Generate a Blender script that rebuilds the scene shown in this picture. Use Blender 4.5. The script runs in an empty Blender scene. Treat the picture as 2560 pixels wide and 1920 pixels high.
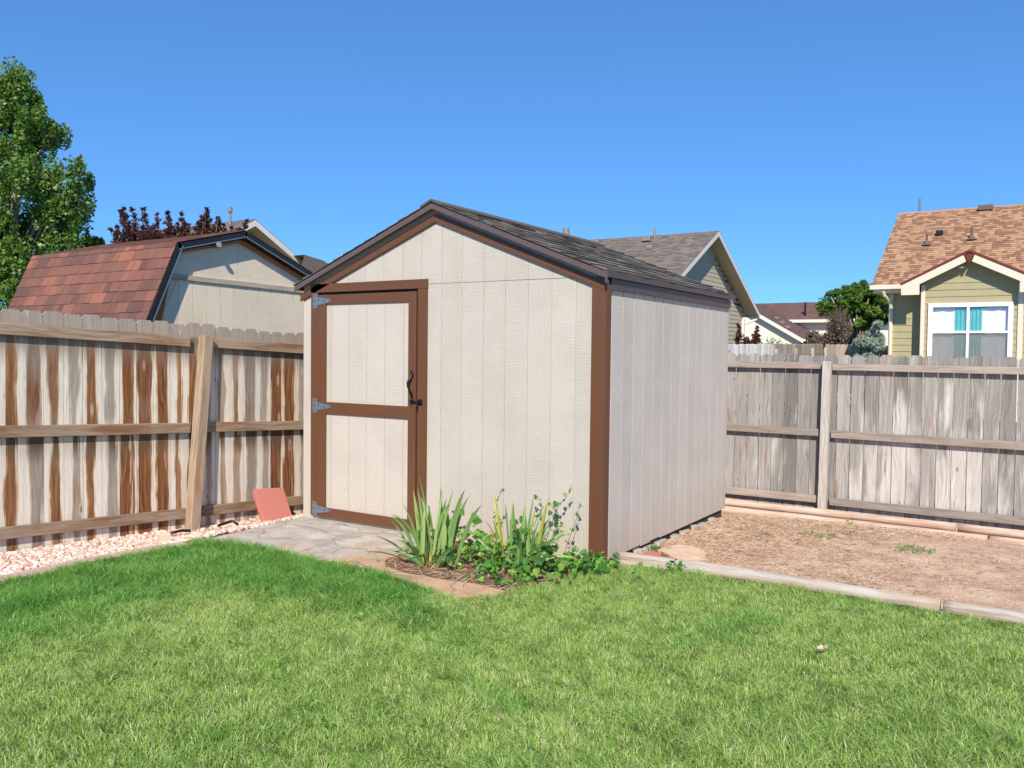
import bpy, math, random
import numpy as np
from mathutils import Vector, Matrix
random.seed(7); RN = np.random.default_rng(11)
S = bpy.context.scene
COL = S.collection

# ------------------------------------------------------------ camera
cd = bpy.data.cameras.new('camera'); cam = bpy.data.objects.new('camera', cd); COL.objects.link(cam); S.camera = cam
yaw, pit, rol = .567, .035, .011
F = Vector((-math.sin(yaw)*math.cos(pit), math.cos(yaw)*math.cos(pit), -math.sin(pit)))
R0 = Vector((math.cos(yaw), math.sin(yaw), 0)); U0 = R0.cross(F)
RR = R0*math.cos(rol)+U0*math.sin(rol); UU = -R0*math.sin(rol)+U0*math.cos(rol)
CP = Vector((2.683, -5.427, 1.494))
m = Matrix((RR, UU, -F)).transposed().to_4x4(); m.translation = CP; cam.matrix_world = m
cd.sensor_width = 36; cd.lens = 2116.8/2560*36; cd.clip_start = .05; cd.clip_end = 2000

# ------------------------------------------------------------ sky, sun, exposure
SUN = Vector((.55, -1.04, 1.0)).normalized()
w = bpy.data.worlds.new("World"); S.world = w; w.use_nodes = True
nt = w.node_tree; nt.nodes.clear()
sky = nt.nodes.new('ShaderNodeTexSky'); sky.sky_type = 'NISHITA'; sky.sun_disc = False
sky.sun_elevation = math.asin(SUN.z); sky.sun_rotation = math.atan2(SUN.x, SUN.y)
sky.altitude = 4000; sky.air_density = 1.0; sky.dust_density = 0; sky.ozone_density = 6
bg = nt.nodes.new('ShaderNodeBackground'); bg.inputs[1].default_value = .142
wo = nt.nodes.new('ShaderNodeOutputWorld')
gm = nt.nodes.new('ShaderNodeGamma'); gm.inputs[1].default_value = .62
tn = nt.nodes.new('ShaderNodeMix'); tn.data_type = 'RGBA'; tn.blend_type = 'MULTIPLY'; tn.inputs[0].default_value = 1; tn.inputs[7].default_value = (.62, 1.19, 1.76, 1)
nt.links.new(sky.outputs[0], gm.inputs[0]); nt.links.new(gm.outputs[0], tn.inputs[6]); nt.links.new(tn.outputs[2], bg.inputs[0]); nt.links.new(bg.outputs[0], wo.inputs[0])
sl = bpy.data.lights.new('sun', 'SUN'); sl.energy = 4.1; sl.angle = math.radians(.5); sl.color = (1, .915, .77)
so = bpy.data.objects.new('sun', sl); COL.objects.link(so); so.rotation_euler = SUN.to_track_quat('Z', 'Y').to_euler(); so.location = (0, -6, 12)
S.view_settings.view_transform = 'Standard'; S.view_settings.look = 'None'; S.view_settings.gamma = 1; S.view_settings.exposure = .44

# ------------------------------------------------------------ node helper
def lin(c):
    return tuple(((x/255)/12.92 if x/255 <= .04045 else ((x/255+.055)/1.055)**2.4) for x in c)+(1,)
class M:
    def __init__(s, name):
        s.m = bpy.data.materials.new(name); s.m.use_nodes = True; s.t = s.m.node_tree
        s.b = s.t.nodes['Principled BSDF']; s.out = s.t.nodes['Material Output']
        s.b.inputs['Roughness'].default_value = .85; s.b.inputs['Specular IOR Level'].default_value = .25
    def n(s, ty, **k):
        o = s.t.nodes.new(ty)
        for a, v in k.items(): setattr(o, a, v)
        return o
    def set(s, i, v):
        if isinstance(v, bpy.types.NodeSocket): s.t.links.new(v, i)
        elif isinstance(v, (tuple, list)) and len(v) == 3 and i.type == 'RGBA': i.default_value = (*v, 1)
        else: i.default_value = v
    def P(s, k, v): s.set(s.b.inputs[k], v)
    def math(s, op, a, b=0., c=0., clamp=False):
        o = s.n('ShaderNodeMath', operation=op, use_clamp=clamp)
        s.set(o.inputs[0], a); s.set(o.inputs[1], b); s.set(o.inputs[2], c); return o.outputs[0]
    def vec(s, op, a, b=(0, 0, 0)):
        o = s.n('ShaderNodeVectorMath', operation=op); s.set(o.inputs[0], a); s.set(o.inputs[1], b); return o.outputs[0]
    def uv(s): return s.n('ShaderNodeUVMap', uv_map='UVMap').outputs[0]
    def pos(s): return s.n('ShaderNodeTexCoord').outputs['Object']
    def attr(s, nm='rnd'): return s.n('ShaderNodeAttribute', attribute_name=nm).outputs['Fac']
    def xyz(s, v): o = s.n('ShaderNodeSeparateXYZ'); s.set(o.inputs[0], v); return o.outputs
    def comb(s, x, y, z=0.): o = s.n('ShaderNodeCombineXYZ'); s.set(o.inputs[0], x); s.set(o.inputs[1], y); s.set(o.inputs[2], z); return o.outputs[0]
    def noise(s, v, sc=5., det=4., ro=.55, dist=0.):
        o = s.n('ShaderNodeTexNoise'); s.set(o.inputs['Vector'], v); s.set(o.inputs['Scale'], sc); s.set(o.inputs['Detail'], det)
        s.set(o.inputs['Roughness'], ro); s.set(o.inputs['Distortion'], dist); return o.outputs[0]
    def vor(s, v, sc=5., feat='F1'):
        o = s.n('ShaderNodeTexVoronoi', feature=feat); s.set(o.inputs['Vector'], v); s.set(o.inputs['Scale'], sc); return o
    def ramp(s, f, st, interp='LINEAR'):
        o = s.n('ShaderNodeValToRGB'); e = o.color_ramp.elements; o.color_ramp.interpolation = interp
        while len(e) < len(st): e.new(.5)
        for x, (p, c) in zip(e, st): x.position = p; x.color = (*c, 1) if len(c) == 3 else c
        s.set(o.inputs[0], f); return o.outputs[0]
    def mix(s, f, a, b, bt='MIX'):
        o = s.n('ShaderNodeMix', data_type='RGBA', blend_type=bt); s.set(o.inputs[0], f); s.set(o.inputs[6], a); s.set(o.inputs[7], b); return o.outputs[2]
    def sm(s, v, a, b):
        o = s.n('ShaderNodeMapRange', interpolation_type='SMOOTHSTEP'); s.set(o.inputs[0], v); s.set(o.inputs[1], a); s.set(o.inputs[2], b); return o.outputs[0]
    def bump(s, h, d=.002, st=1.):
        o = s.n('ShaderNodeBump'); s.set(o.inputs['Height'], h); s.set(o.inputs['Distance'], d); s.set(o.inputs['Strength'], st)
        s.t.links.new(o.outputs[0], s.b.inputs['Normal'])
    def scale(s, v, x, y, z=1.): return s.vec('MULTIPLY', v, (x, y, z))

# ------------------------------------------------------------ mesh builder
class MB:
    def __init__(s): s.v = []; s.f = []; s.uv = []; s.r = []
    def poly(s, pts, uv=None, r=.5):
        i = len(s.v); s.v += [tuple(p) for p in pts]; s.f.append(tuple(range(i, i+len(pts))))
        s.uv += list(uv) if uv else [(0, 0)]*len(pts); s.r.append(r)
    def board(s, a, b, wd, th, up=(0, 0, 1), r=None, ends=(0, 0)):
        """beam from a to b; wd along 'up' direction, th across"""
        a = Vector(a); b = Vector(b); L = (b-a); ln = L.length; L.normalize(); u = Vector(up); u = (u-L*u.dot(L)).normalized(); n = L.cross(u)
        r = random.random() if r is None else r; o = random.random()*20; o2 = random.random()*20
        c = [a+u*(i*wd/2)+n*(j*th/2) for i, j in ((-1, -1), (1, -1), (1, 1), (-1, 1))]
        d = [p+L*ln for p in c]; pe = (wd, th, wd, th); t = o
        for k in range(4):
            k2 = (k+1) % 4
            s.poly((c[k2], c[k], d[k], d[k2]), ((t+pe[k], o2), (t, o2), (t, o2+ln), (t+pe[k], o2+ln)), r); t += pe[k]
        s.poly(c, [(o, o2), (o+wd, o2), (o+wd, o2+.01), (o, o2+.01)], r)
        s.poly(d[::-1], [(o, o2), (o+wd, o2), (o+wd, o2+.01), (o, o2+.01)], r)
    def box(s, p0, p1, r=None):
        p0 = Vector(p0); p1 = Vector(p1); d = p1-p0
        ax = max(range(3), key=lambda i: abs(d[i])); m0 = (p0+p1)/2; a = m0.copy(); b = m0.copy(); a[ax] = p0[ax]; b[ax] = p1[ax]
        ua = (ax+1) % 3; ta = (ax+2) % 3; up = Vector((0, 0, 0)); up[ua] = 1
        s.board(a, b, abs(d[ua]), abs(d[ta]), up, r)
    def prism(s, prof, ex, o=(0, 0, 0), u=(1, 0, 0), v=(0, 0, 1), r=.5, cap=True):
        """2D profile (u,v) at o, extruded by vector ex"""
        o = Vector(o); u = Vector(u); v = Vector(v); ex = Vector(ex)
        a = [o+u*p[0]+v*p[1] for p in prof]; b = [p+ex for p in a]; n = len(a); ln = ex.length
        nrm = sum((a[i].cross(a[(i+1) % n]) for i in range(n)), Vector()); flip = nrm.dot(ex) < 0
        def P(pts, uv): s.poly(pts[::-1], uv[::-1], r) if flip else s.poly(pts, uv, r)
        if cap: P(b, list(prof)); P(a[::-1], list(prof)[::-1])
        t = 0
        for i in range(n):
            j = (i+1) % n; e = (a[j]-a[i]).length
            P([a[i], a[j], b[j], b[i]], [(t, 0), (t+e, 0), (t+e, ln), (t, ln)]); t += e
    def tube(s, pts, rad, n=8, r=.5, cap=True):
        pts = [Vector(p) for p in pts]; rad = [rad]*len(pts) if not hasattr(rad, '__len__') else rad; rings = []; le = 0; ref = None
        for i, p in enumerate(pts):
            t = (pts[min(i+1, len(pts)-1)]-pts[max(i-1, 0)]).normalized()
            if ref is None: ref = Vector((0, 0, 1)) if abs(t.z) < .9 else Vector((1, 0, 0))
            x = (ref-t*ref.dot(t)).normalized(); y = t.cross(x); ref = x
            if i: le += (p-pts[i-1]).length
            rings.append(([p+(x*math.cos(2*math.pi*k/n)+y*math.sin(2*math.pi*k/n))*rad[i] for k in range(n)], le))
        for (A, la), (B, lb) in zip(rings, rings[1:]):
            for k in range(n):
                k2 = (k+1) % n; c = 2*math.pi*max(rad)/n
                s.poly((A[k], A[k2], B[k2], B[k]), ((k*c, la), ((k+1)*c, la), ((k+1)*c, lb), (k*c, lb)), r)
        if cap: s.poly(rings[0][0][::-1], None, r); s.poly(rings[-1][0], None, r)
    def build(s, name, mat, parent=None, bevel=0, smooth=False):
        me = bpy.data.meshes.new(name)
        me.from_pydata(s.v, [], s.f); me.materials.append(mat.m)
        ul = me.uv_layers.new(name='UVMap'); ul.data.foreach_set('uv', np.array(s.uv, dtype=np.float32).ravel())
        at = me.attributes.new('rnd', 'FLOAT', 'FACE'); at.data.foreach_set('value', np.array(s.r, dtype=np.float32))
        if smooth: me.shade_smooth()
        ob = bpy.data.objects.new(name, me); COL.objects.link(ob)
        if parent: link(ob, parent)
        if smooth or bevel:
            import bmesh
            bm = bmesh.new(); bm.from_mesh(me); bmesh.ops.remove_doubles(bm, verts=bm.verts, dist=1e-5); bm.to_mesh(me); bm.free()
        if bevel:
            md = ob.modifiers.new('b', 'BEVEL'); md.width = bevel; md.segments = 2; md.limit_method = 'ANGLE'; md.harden_normals = False
        return ob
def link(ob, parent):
    ob.parent = parent; ob.matrix_parent_inverse = parent.matrix_basis.inverted()
def fastmesh(name, V, quads=None, tris=None, mat=None, parent=None, fr=None, smooth=False, vcol=None):
    """numpy mesh. V (n,3); quads (k,4); tris (j,3); fr per-face random"""
    me = bpy.data.meshes.new(name); parts = []; starts = []; tot = []; off = 0
    for A, k in ((quads, 4), (tris, 3)):
        if A is not None and len(A):
            parts.append(A.ravel()); starts.append(off+np.arange(len(A))*k); tot.append(np.full(len(A), k)); off += A.size
    li = np.concatenate(parts).astype(np.int32); st = np.concatenate(starts).astype(np.int32); to = np.concatenate(tot).astype(np.int32)
    me.vertices.add(len(V)); me.vertices.foreach_set('co', V.astype(np.float32).ravel())
    me.loops.add(len(li)); me.loops.foreach_set('vertex_index', li)
    me.polygons.add(len(st)); me.polygons.foreach_set('loop_start', st)
    try: me.polygons.foreach_set('loop_total', to)
    except Exception: pass
    me.update(calc_edges=True)
    if fr is not None: a = me.attributes.new('rnd', 'FLOAT', 'FACE'); a.data.foreach_set('value', fr.astype(np.float32))
    if vcol is not None: a = me.attributes.new('longdark', 'FLOAT', 'POINT'); a.data.foreach_set('value', vcol.astype(np.float32))
    if smooth: me.shade_smooth()
    me.materials.append(mat.m); ob = bpy.data.objects.new(name, me); COL.objects.link(ob)
    if parent: link(ob, parent)
    return ob
def tag(o, label=None, cat=None, group=None, kind=None):
    for k, v in (('label', label), ('category', cat), ('group', group), ('kind', kind)):
        if v: o[k] = v
    return o
def empty(name, loc, label, cat, group=None):
    o = bpy.data.objects.new(name, None); COL.objects.link(o); o.location = loc; o.empty_display_size = .1
    bpy.context.view_layer.update(); return tag(o, label, cat, group)
def smooth01(x): x = np.clip(x, 0, 1); return x*x*(3-2*x)

# value noise for geometry
def vnoise(x, y, sc, seed=0):
    x = np.asarray(x)*sc; y = np.asarray(y)*sc; xi = np.floor(x).astype(int); yi = np.floor(y).astype(int); fx = x-xi; fy = y-yi
    def h(a, b): return ((np.sin(a*127.1+b*311.7+seed*74.7)*43758.5453) % 1)
    fx = fx*fx*(3-2*fx); fy = fy*fy*(3-2*fy)
    return (h(xi, yi)*(1-fx)+h(xi+1, yi)*fx)*(1-fy)+(h(xi, yi+1)*(1-fx)+h(xi+1, yi+1)*fx)*fy

# ------------------------------------------------------------ ground height
def G(x, y):
    x = np.asarray(x, float); y = np.asarray(y, float)
    # yard bed right of the shed falls towards the back fence
    t = np.clip((y-2.3)/2.15, 0, 1); bed = -.03-.02*np.clip(y/2.3, 0, 1)-.30*t**1.25
    bed = np.where(y < .15, 0, bed)
    left = -.045*np.clip(y+2.3, 0, 3)
    z = np.where(x < -2.95, left, bed)
    far = -.35+.45*smooth01((y-5)/8)
    z = np.where((y > 4.9), far, z)
    z = np.where((x < -3.8) & (y <= 4.9), np.minimum(left, 0)-.02, z)
    return z

# ------------------------------------------------------------ materials
def mat_siding(name, col, dirt=(.30, .20, .10), amt=.0, bumpd=.0022):
    a = M(name); uv = a.uv()
    wv = a.noise(a.scale(uv, 9, 120), 1., 3, .6, .6)       # horizontal ripples of the embossed grain
    fine = a.noise(a.scale(uv, 90, 9), 1., 3, .6, .3)
    big = a.noise(uv, 2.2, 4, .6)
    sel = a.sm(a.noise(a.scale(uv, 5, 1.1), 1., 2), .42, .58)
    g = a.mix(sel, a.comb(wv, wv, wv), a.comb(fine, fine, fine)); gx = a.xyz(g)[0]
    c = a.ramp(big, [(.25, tuple(x*.90 for x in col)), (.55, col), (.8, tuple(min(x*1.05, .95) for x in col))])
    sp = a.vor(uv, 7.); spm = a.math('LESS_THAN', sp.outputs['Distance'], .018)
    spm = a.math('MULTIPLY', spm, a.math('GREATER_THAN', a.noise(uv, 1.3, 1), .47))
    drip = a.math('MULTIPLY', a.sm(a.noise(a.scale(uv, 8, .8), 1., 3), .56, .74), .38); c = a.mix(drip, c, tuple(x*y for x, y in zip(col, (.96, .88, .70))))
    c = a.mix(a.math('MULTIPLY', spm, .8), c, (.40, .23, .12)); tn_ = a.math('ADD', .955, a.math('MULTIPLY', a.attr(), .07)); c = a.mix(1., c, a.comb(tn_, tn_, tn_), 'MULTIPLY')
    gr = a.sm(gx, .28, .45); c = a.mix(a.math('MULTIPLY', a.math('SUBTRACT', 1., gr), .15), c, tuple(x*.72 for x in col))
    if amt: # splash dirt close to the ground
        z = a.xyz(uv)[1]; dm = a.math('MULTIPLY', a.math('SUBTRACT', 1., a.sm(a.math('ADD', z, a.math('MULTIPLY', big, -.25)), -.15, .28)), amt)
        c = a.mix(dm, c, (.50, .40, .29))
    a.P('Base Color', c); a.P('Roughness', .75); a.bump(gx, bumpd); return a
m_front = mat_siding('painted_cedar_siding', (.565, .512, .455), amt=.35, bumpd=.0036)
m_side = mat_siding('painted_cedar_siding_lifted', (.58, .535, .48), amt=.5, bumpd=.0035)  # same paint as front, paler and cooler: side light put into the colour
m_barnwall = mat_siding('barn_siding', (.80, .685, .52), bumpd=.005)
def mat_paint(name, col, rough=.55, var=.12, bd=.0006):
    a = M(name); uv = a.uv(); n1 = a.noise(a.scale(uv, 110, 6), 1., 4, .65); n2 = a.noise(a.scale(uv, 14, 1.6), 1., 4)
    c = a.mix(a.math('MULTIPLY', n2, var*2), col, tuple(x*.6 for x in col))
    ch = a.vor(uv, 12.); chm = a.math('LESS_THAN', ch.outputs['Distance'], .03); chm = a.math('MULTIPLY', chm, a.math('GREATER_THAN', a.noise(uv, 1.7, 1), .55))
    c = a.mix(a.math('MULTIPLY', chm, .7), c, (.5, .38, .27)); a.P('Base Color', c); a.P('Roughness', rough); a.P('Specular IOR Level', .4); a.bump(n1, bd); return a
m_brown = mat_paint('brown_trim_paint', (.165, .068, .033), .5, .36, .002)
m_dkbrown = mat_paint('dark_brown_eave_paint', (.095, .062, .055), .4)
m_purple = mat_paint('brown_drip_edge', (.14, .095, .095), .32, .2)
m_white = mat_paint('white_trim_paint', (.78, .74, .68), .5, .04)
m_cream = mat_paint('cream_trim_paint', (.76, .68, .55), .5, .04)
m_winwhite = mat_paint('white_window_vinyl', (.85, .85, .85), .4, .01)
m_red = mat_paint('dark_red_paint', (.17, .03, .022), .5)
m_black = mat_paint('black_drip_edge', (.014, .018, .022), .38, .1)
def mat_metal(name, col, rough=.45, met=.6):
    a = M(name); n = a.noise(a.pos(), 60., 4); a.P('Base Color', a.mix(n, tuple(x*.7 for x in col), col)); a.P('Metallic', met); a.P('Roughness', rough); a.bump(n, .0004); return a
m_galv = mat_metal('galvanised_metal', (.30, .36, .44)); m_iron = mat_metal('black_iron', (.03, .033, .04), .35); m_vent = mat_metal('grey_vent_metal', (.33, .31, .28), .6, .3)
m_ventbr = mat_metal('brown_vent_metal', (.20, .13, .11), .6, .2); m_bluefr = mat_metal('blue_painted_tube', (.12, .22, .42), .5, .1)

def wood(name, base, dark, brown, brownamt, knots=True, bd=.0012):
    """weathered plank: uv = (across m, along m)"""
    a = M(name); uv = a.uv(); r = a.attr(); s = a.xyz(uv)
    off = a.math('MULTIPLY', r, 37.)
    p = a.comb(a.math('ADD', s[0], off), s[1], off)
    warp = a.noise(a.scale(p, 3, 1.2), 1., 2); px = a.xyz(p)
    p2 = a.comb(a.math('ADD', a.math('MULTIPLY', px[0], 60.), a.math('MULTIPLY', warp, 9.)), a.math('MULTIPLY', px[1], 2.2), px[2])
    g = a.noise(p2, 1., 5, .6, .4); fine = a.noise(a.scale(p, 420, 9), 1., 3, .6)
    patch = a.noise(a.scale(p, 7, 1.3), 1., 4, .6); mp = a.sm(patch, .48, .66)
    c = a.ramp(g, [(.25, dark), (.5, base), (.75, tuple(min(x*1.25, .9) for x in base))])
    br = a.math('MULTIPLY', mp, brownamt); c = a.mix(br, c, brown)
    c = a.mix(a.math('MULTIPLY', a.math('SUBTRACT', 1., a.sm(fine, .3, .5)), .35), c, dark)
    tint = a.math('ADD', a.math('MULTIPLY', r, .45), .78); c = a.mix(1., c, a.comb(tint, tint, tint), 'MULTIPLY')
    if knots:
        k = a.vor(a.scale(p, 7, 3.2), 1.); kd = k.outputs['Distance']; km = a.math('SUBTRACT', 1., a.sm(kd, .03, .085)); sel = a.math('GREATER_THAN', a.xyz(k.outputs['Color'])[0], .55)
        c = a.mix(a.math('MULTIPLY', km, a.math('MULTIPLY', sel, .8)), c, tuple(x*.55 for x in brown))
    a.P('Base Color', c); a.P('Roughness', .88); a.bump(a.math('ADD', g, a.math('MULTIPLY', fine, .5)), bd); return a
m_railL = wood('fence_rail_tan_wood', (.33, .24, .17), (.12, .08, .055), (.22, .10, .045), .85)
m_postL = wood('fence_post_brown_wood', (.37, .275, .20), (.16, .105, .07), (.34, .16, .075), .75)
m_railR = wood('fence_rail_grey_wood', (.37, .315, .275), (.17, .14, .12), (.28, .15, .10), .4)
m_postR = wood('fence_post_grey_wood', (.46, .425, .39), (.22, .19, .17), (.36, .22, .15), .3)
m_log = wood('weathered_timber', (.50, .445, .39), (.22, .18, .15), (.42, .26, .17), .6)
m_logR = wood('pinkish_timber', (.60, .47, .385), (.30, .21, .16), (.48, .26, .17), .6)
m_barntrim = wood('bare_barn_trim', (.50, .44, .35), (.28, .23, .17), (.35, .25, .16), .4)
m_orwood = wood('new_orange_wood', (.40, .20, .08), (.25, .11, .04), (.42, .18, .06), .5)

def mat_pickL():
    """left fence: uv=(0..1 across, height m). brown runs down the middle, bleached edges, grey tops"""
    a = M('picket_stained_cedar'); uv = a.uv(); r = a.attr(); s = a.xyz(uv); u, v = s[0], s[1]
    off = a.math('MULTIPLY', r, 91.); r2 = a.math('FRACT', a.math('MULTIPLY', r, 17.31)); r3 = a.math('FRACT', a.math('MULTIPLY', r, 53.7)); r4 = a.math('FRACT', a.math('MULTIPLY', r, 7.77))
    wob = a.math('SUBTRACT', a.noise(a.comb(off, a.math('MULTIPLY', v, 2.6), 0.), 1., 3), .5)
    wob2 = a.math('SUBTRACT', a.noise(a.comb(off, a.math('MULTIPLY', v, 1.7), 9.), 1., 2), .5)
    c0 = a.math('ADD', a.math('ADD', .38, a.math('MULTIPLY', r3, .2)), a.math('ADD', a.math('MULTIPLY', wob, .34), a.math('MULTIPLY', a.math('MULTIPLY', a.math('LESS_THAN', v, .89), a.math('SUBTRACT', r4, .5)), .3)))
    gq = a.noise(a.comb(a.math('ADD', a.math('MULTIPLY', u, 15.), off), a.math('MULTIPLY', v, 1.6), off), 1., 4, .65); d = a.math('ADD', a.math('ABSOLUTE', a.math('SUBTRACT', u, c0)), a.math('MULTIPLY', a.math('SUBTRACT', gq, .5), .5)); wd = a.math('ADD', a.math('ADD', .14, a.math('MULTIPLY', r2, .25)), a.math('MULTIPLY', wob2, .55))
    run = a.math('SUBTRACT', 1., a.sm(a.math('SUBTRACT', d, wd), -.05, .12))
    # runs hang from under the rails, fade downward
    vu = a.math('MULTIPLY', a.sm(v, .66, .84), a.math('SUBTRACT', 1., a.sm(v, 1.55, 1.66)))
    lo = a.math('SUBTRACT', 1., a.math('MULTIPLY', a.sm(v, .05, .8), 0.))
    brk = a.sm(a.noise(a.comb(off, a.math('MULTIPLY', v, 1.6), 4.), 1., 2), .24, .36)
    d2 = a.math('ADD', a.math('ABSOLUTE', a.math('SUBTRACT', u, a.math('ADD', .80, a.math('MULTIPLY', wob2, .5)))), a.math('MULTIPLY', a.math('SUBTRACT', gq, .5), .35))
    run2 = a.math('MULTIPLY', a.math('SUBTRACT', 1., a.sm(d2, .03, .15)), a.math('MULTIPLY', a.math('GREATER_THAN', r2, .45), .85)); run = a.math('MAXIMUM', run, run2)
    st = a.math('MULTIPLY', run, a.math('MULTIPLY', brk, a.math('ADD', .65, a.math('MULTIPLY', r2, .35))))
    p = a.comb(a.math('ADD', a.math('MULTIPLY', u, .14), off), v, off); warp = a.noise(a.scale(p, 6, 1.5), 1., 2)
    px = a.xyz(p); g = a.noise(a.comb(a.math('ADD', a.math('MULTIPLY', px[0], 75.), a.math('MULTIPLY', warp, 12.)), a.math('MULTIPLY', px[1], 2.), off), 1., 5, .6, .3)
    fine = a.noise(a.scale(p, 380, 8), 1., 3, .6)
    white = a.ramp(g, [(.2, (.50, .41, .32)), (.42, (.74, .655, .56)), (.8, (.86, .80, .72))])
    brown = a.ramp(g, [(.2, (.06, .022, .010)), (.46, (.17, .062, .024)), (.62, (.30, .125, .05)), (.85, (.48, .25, .12))])
    grey = a.ramp(g, [(.2, (.20, .16, .13)), (.5, (.34, .285, .235)), (.8, (.48, .41, .34))])
    vg = a.noise(a.comb(off, a.math('MULTIPLY', v, 1.3), 17.), 1., 3); stc = a.mix(a.sm(a.math('ADD', a.math('MULTIPLY', r4, .6), a.math('MULTIPLY', vg, .7)), .70, .92), brown, grey)
    rim = a.ramp(g, [(.2, (.40, .22, .10)), (.6, (.62, .40, .22)), (.85, (.74, .54, .34))])
    c = a.mix(a.sm(st, .0, .35), white, a.mix(a.sm(r4, .75, .95), rim, a.mix(.5, grey, white))); c = a.mix(a.sm(st, .32, .85), c, stc)
    # darker band just below upper rail, grey tops above
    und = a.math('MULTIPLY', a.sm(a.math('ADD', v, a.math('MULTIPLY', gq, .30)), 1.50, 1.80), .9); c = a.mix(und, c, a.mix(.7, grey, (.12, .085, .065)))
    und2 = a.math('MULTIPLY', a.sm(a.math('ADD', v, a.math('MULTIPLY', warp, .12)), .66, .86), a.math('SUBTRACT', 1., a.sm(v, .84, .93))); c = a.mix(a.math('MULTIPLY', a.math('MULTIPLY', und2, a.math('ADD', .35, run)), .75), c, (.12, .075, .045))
    top = a.sm(v, 1.66, 1.70); c = a.mix(top, c, a.mix(.25, grey, (.52, .46, .40)))
    k = a.vor(a.comb(a.math('MULTIPLY', px[0], 11.), a.math('MULTIPLY', px[1], 3.0), 0.), 1.); km = a.math('SUBTRACT', 1., a.sm(k.outputs['Distance'], .05, .13)); ring = a.math('SUBTRACT', 1., a.sm(k.outputs['Distance'], .1, .24))
    sel = a.math('GREATER_THAN', a.xyz(k.outputs['Color'])[0], .6)
    c = a.mix(a.math('MULTIPLY', a.math('MULTIPLY', ring, sel), .6), c, (.66, .56, .44)); c = a.mix(a.math('MULTIPLY', a.math('MULTIPLY', km, sel), .85), c, (.17, .1, .055))
    c = a.mix(a.math('MULTIPLY', a.math('SUBTRACT', 1., a.sm(fine, .3, .5)), .3), c, (.25, .18, .12))
    ck = a.noise(a.comb(a.math('MULTIPLY', px[0], 260.), a.math('MULTIPLY', px[1], 1.2), off), 1., 2); c = a.mix(a.math('MULTIPLY', a.math('SUBTRACT', 1., a.sm(ck, .22, .32)), .7), c, (.16, .11, .075))
    a.P('Base Color', c); a.P('Roughness', .9); a.bump(a.math('ADD', g, a.math('MULTIPLY', fine, .4)), .0025); return a
def mat_pickR():
    a = M('picket_grey_cedar'); uv = a.uv(); r = a.attr(); s = a.xyz(uv); u, v = s[0], s[1]
    off = a.math('MULTIPLY', r, 91.); r2 = a.math('FRACT', a.math('MULTIPLY', r, 17.31)); r3 = a.math('FRACT', a.math('MULTIPLY', r, 53.7))
    p = a.comb(a.math('ADD', a.math('MULTIPLY', u, .14), off), v, off); warp = a.noise(a.scale(p, 6, 1.5), 1., 2); px = a.xyz(p)
    g = a.noise(a.comb(a.math('ADD', a.math('MULTIPLY', px[0], 85.), a.math('MULTIPLY', warp, 12.)), a.math('MULTIPLY', px[1], 1.5), off), 1., 6, .65, .3)
    fine = a.noise(a.scale(p, 380, 8), 1., 3, .6)
    grey = a.ramp(g, [(.22, (.10, .092, .085)), (.42, (.25, .232, .218)), (.6, (.35, .33, .312)), (.85, (.52, .495, .47))]); tr_ = a.math('ADD', .6, a.math('MULTIPLY', r3, .75)); grey = a.mix(1., grey, a.comb(tr_, tr_, tr_), 'MULTIPLY')
    pale = a.ramp(g, [(.25, (.28, .25, .225)), (.48, (.56, .52, .48)), (.8, (.78, .745, .70))])
    brn = a.ramp(g, [(.2, (.18, .10, .065)), (.5, (.34, .205, .135)), (.8, (.46, .31, .22))])
    patch = a.noise(a.comb(a.math('ADD', a.math('MULTIPLY', u, .7), a.math('MULTIPLY', g, .8)), a.math('MULTIPLY', v, 1.1), off), 1., 4)
    xw = a.xyz(a.pos())[0]
    low = a.math('MULTIPLY', a.math('SUBTRACT', 1., a.math('MULTIPLY', a.sm(v, .5, 1.5), .6)), a.math('ADD', a.math('MULTIPLY', r2, .55), a.math('MULTIPLY', a.sm(xw, .2, 1.4), .55)))
    pm = a.sm(a.math('ADD', patch, a.math('MULTIPLY', low, .45)), .66, .88); c = a.mix(pm, grey, pale)
    bm = a.math('MULTIPLY', a.sm(a.noise(a.comb(a.math('MULTIPLY', u, 1.8), a.math('MULTIPLY', v, 2.4), a.math('ADD', off, 3.)), 1., 3), .55, .72), a.math('ADD', .15, a.math('MULTIPLY', a.math('GREATER_THAN', r3, .68), .7)))
    c = a.mix(bm, c, brn)
    k = a.vor(a.comb(a.math('MULTIPLY', px[0], 11.), a.math('MULTIPLY', px[1], 3.0), 0.), 1.); km = a.math('SUBTRACT', 1., a.sm(k.outputs['Distance'], .05, .12)); ring = a.math('SUBTRACT', 1., a.sm(k.outputs['Distance'], .1, .22)); sel = a.math('GREATER_THAN', a.xyz(k.outputs['Color'])[0], .65)
    c = a.mix(a.math('MULTIPLY', a.math('MULTIPLY', ring, sel), .4), c, (.6, .54, .47)); c = a.mix(a.math('MULTIPLY', a.math('MULTIPLY', km, sel), .85), c, (.13, .09, .07))
    c = a.mix(a.math('MULTIPLY', a.math('SUBTRACT', 1., a.sm(fine, .3, .5)), .28), c, (.17, .14, .12))
    ck = a.noise(a.comb(a.math('MULTIPLY', px[0], 240.), a.math('MULTIPLY', px[1], 1.3), off), 1., 2); c = a.mix(a.math('MULTIPLY', a.math('SUBTRACT', 1., a.sm(ck, .24, .36)), .75), c, (.13, .11, .095))
    a.P('Base Color', c); a.P('Roughness', .9); a.bump(a.math('ADD', g, a.math('MULTIPLY', fine, .4)), .0016); return a
m_pickL = mat_pickL(); m_pickR = mat_pickR()

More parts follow.
